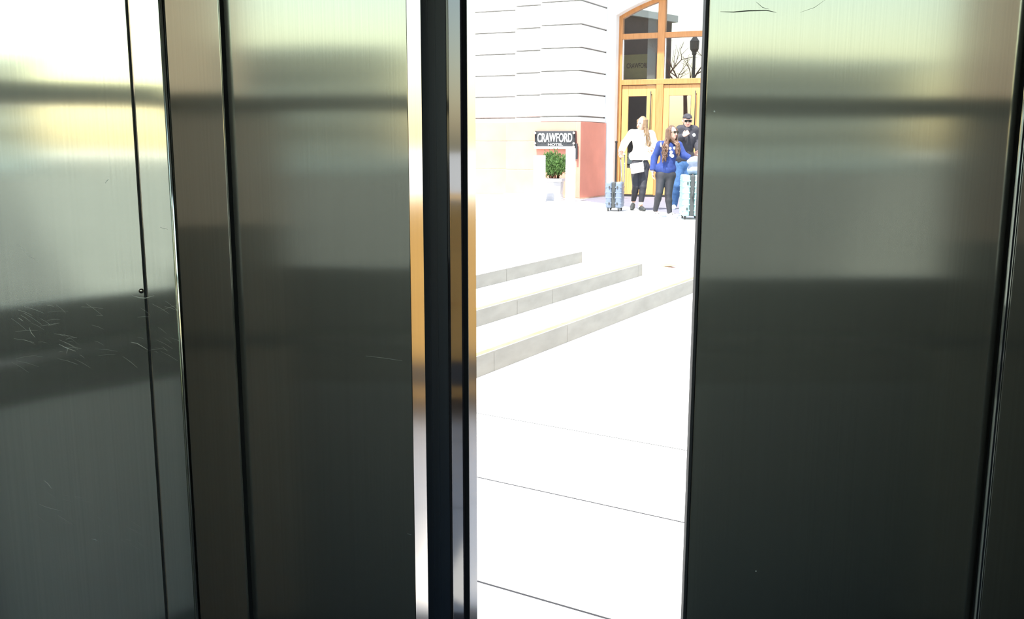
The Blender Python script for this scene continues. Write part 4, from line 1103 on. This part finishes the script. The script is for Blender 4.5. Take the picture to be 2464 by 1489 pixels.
box('belt', pel+Z*.03+Vector((-.01, -.02, 0)), (.135, .10, .014), 'legging', p3.e, None, .01)

# ---- mint suitcase with a soft bag on top
ms, mc, ux, uy, h, tk, dp = suitcase('suitcase', 'tall mint-green suitcase with dark zip beside the woman in blue', 1641, 1692, 529, 421, .46, R(-4), 'case_mint', 6)
tb = mc+Z*h; tb = Vector((mc.x, mc.y, ZU+h))
J = lambda x, y, dy=0: at_y(x, y, mc.y+dy)
sb = empty('travel_bag', (mc.x+.06, mc.y, ZU+h)); tag(sb, 'soft grey-blue bag with brown straps sitting on the mint suitcase', 'bag')
bh = J(1672, 378).z-(ZU+h)
fl = Field((mc.x-.22, mc.y-.26, ZU+h-.02), (mc.x+.32, mc.y+.26, ZU+h+bh+.12), .007)
cx = J(1674, 400).x
fl.cone((cx-.06, mc.y, ZU+h+.075), (cx+.07, mc.y, ZU+h+.075), .080, .080, .03, .75); fl.cone((cx-.055, mc.y-.02, ZU+h+bh-.07), (cx+.065, mc.y-.02, ZU+h+bh-.06), .075, .070, .05, .8)
fl.cone((cx-.13, mc.y-.08, ZU+h+bh-.07), (cx-.02, mc.y-.06, ZU+h+bh-.03), .035, .045, .04)
fl.cut_z(ZU+h+.001, None)
bb_ = field_obj('pouch', fl, 'bag_grey', sb)
for dy in (-.05, .05):
    tube('strap', [(cx-.015, mc.y+dy, ZU+h+bh-.03), (cx-.01, mc.y+dy, ZU+h+bh+.08), (cx+.03, mc.y+dy, ZU+h+bh+.105), (cx+.07, mc.y+dy, ZU+h+bh+.08), (cx+.075, mc.y+dy, ZU+h+bh-.03)], .009, 'bag_handle', sb)

# ------------------------------------------------------------------ yellow utility cart outside, mirrored in the door edges
ct = empty('utility_cart', (2.95, 4.65, 0)); tag(ct, 'orange-yellow utility cart outside, mirrored in the steel door edges', 'cart')
cu, cv = Vector((math.cos(R(-31)), math.sin(R(-31)), 0)), Vector((-math.sin(R(-31)), math.cos(R(-31)), 0))
C0 = Vector((2.95, 4.65, 0))
bo = box('body', C0+Z*.70, (1.15, .60, .58), 'cartyellow', ct, (cu, cv, Z), .10, 3, True)
box('hood', C0-cu*.55+Z*1.22, (.50, .54, .13), 'cartyellow', ct, (cu, cv, Z), .08, 3, True)
box('bumper', C0-cv*.60+Z*.30, (1.10, .05, .07), 'zip', ct, (cu, cv, Z), .02)
box('side_panel', C0-cv*.605+Z*.86-cu*.1, (.55, .012, .14), 'cartyellow', ct, (cu, cv, Z), .01)
box('side_stripe', C0-cv*.605+Z*1.02, (1.0, .008, .03), 'cartyellow', ct, (cu, cv, Z), .004)
for su in (-1, 1):
    for sv in (-1, 1):
        wc = C0+cu*su*.75+cv*sv*.52
        wh = lathe('wheel', wc+Z*.20-cv*.07, [(.12, 0), (.19, .01), (.20, .03), (.20, .11), (.19, .13), (.12, .14)], 'tyre', ct, 20, cv)
        lathe('hub', wc+Z*.20-cv*(.07+.012) if sv < 0 else wc+Z*.20+cv*.07, [(.09, 0), (.09, .012)], 'greymetal', wh, 14, cv)

# ------------------------------------------------------------------ the street behind the lift (seen mirrored in steel and glass)
o = prism('floor_street', [(-160, -220), (160, -220), (160, -.6), (-160, -.6)], -.12, -.02, 'asphalt'); tag(o, 'grey asphalt street behind the lift', 'street', kind='structure')
o = prism('floor_ground', [(-160, 1.42), (160, 1.42), (160, 220), (-160, 220)], -.30, -.14, 'concrete'); tag(o, 'pale ground beyond the plaza', 'ground', kind='structure')
o = prism('floor_pale_patch', [(.8, -.7), (59.9, -150.7), (158, -150.7), (158, -.7)], -.02, -.012, 'pale_asphalt'); tag(o, 'unseen pale ground patch added behind the lift to brighten its reflection', 'street', kind='structure')  # wedge added so the return panel mirrors brighter ground
def block(name, label, x0, x1, y0, y1, h, mat, floors, ncol):
    e = empty(name, ((x0+x1)/2, (y0+y1)/2, 0)); tag(e, label, 'building')
    bx('walls', x0, x1, y0, y1, -.02, h, mat, e)
    bx('cornice', x0-.4, x1+.4, y0-.4, y1+.4, h, h+.6, 'tan', e)
    bx('plinth', x0-.15, x1+.15, y0-.15, y1+.15, -.02, 1.0, 'tan', e)
    fh = (h-1.5)/floors
    for f in range(floors):
        bx('string_course', x0-.2, x1+.2, y1, y1+.25, 1.2+f*fh, 1.45+f*fh, 'tan', e)
        for c in range(ncol):
            wx = x0+(x1-x0)*(c+.5)/ncol; ww = (x1-x0)/ncol*.28
            bx('window', wx-ww, wx+ww, y1-.1, y1+.06, 1.9+f*fh, 1.2+(f+1)*fh-.5, 'bwindow', e)
block('far_building', 'beige stone block across the street with rows of windows', -30, -7.5, -72, -58, 7.0, 'beige', 3, 8)
block('far_building', 'dark brick block across the street beside a gap of sky', -80, -37.5, -34, -20, 13, 'brickdark', 4, 9)
block('far_building', 'tan low block across the street with string courses', 8, 27, -80, -62, 6.7, 'beige', 3, 8)
o = prism('floor_far_kerb', [(-160, -190), (160, -190), (160, -125), (-160, -125)], -.02, .12, 'concrete'); tag(o, 'sunlit pale pavement on the far side of the street', 'pavement', kind='structure')

# bare tree and street lamp to the left of the lift, mirrored in the entrance glass
tr = empty('bare_tree', (-12.8, -1.8, 0)); tag(tr, 'bare tree mirrored in the fanlight of the entrance', 'tree')
rnd = random.Random(21); T0 = Vector((-12.8, -1.8, -.02))
tube('trunk', [T0, T0+Vector((.05, 0, 2.2)), T0+Vector((-.05, .05, 4.3))], [.16, .13, .10], 'bark', tr, 10)
def grow(p, d, l, r_, depth):
    q = p+d*l*.5+Vector((rnd.gauss(0, .04), rnd.gauss(0, .04), 0))*l; e = p+d*l+Vector((rnd.gauss(0, .06), rnd.gauss(0, .06), 0))*l
    tube('branch', [p, q, e], [r_, r_*.8, r_*.6], 'bark', tr, 5)
    if depth:
        for k in range(3):
            nd = (d+Vector((rnd.gauss(0, .55), rnd.gauss(0, .55), rnd.gauss(.15, .3)))).normalized(); grow(e if k else q, nd, l*.68, r_*.55, depth-1)
for k in range(4):
    a_ = k*1.57+.4; grow(T0+Vector((-.05, .05, 4.2)), Vector((math.cos(a_)*.7, math.sin(a_)*.7, .75)).normalized(), 1.5, .07, 3)
sl_ = empty('street_lamp', (-11.85, -1.0, 0)); tag(sl_, 'dark street lamp mirrored beside the bare tree in the entrance glass', 'lamp')
L0 = Vector((-11.85, -1.0, -.02))
lathe('pole', L0, [(.16, 0), (.16, .5), (.09, .6), (.075, 6.2), (.12, 6.25), (.12, 6.35)], 'black', sl_, 14)
lathe('lantern', L0+Z*6.35, [(.12, 0), (.22, .15), (.24, .55), (.10, .75), (.03, .9)], 'black', sl_, 12)
lathe('foot', L0, [(.26, 0), (.24, .25), (.17, .3)], 'black', sl_, 12)
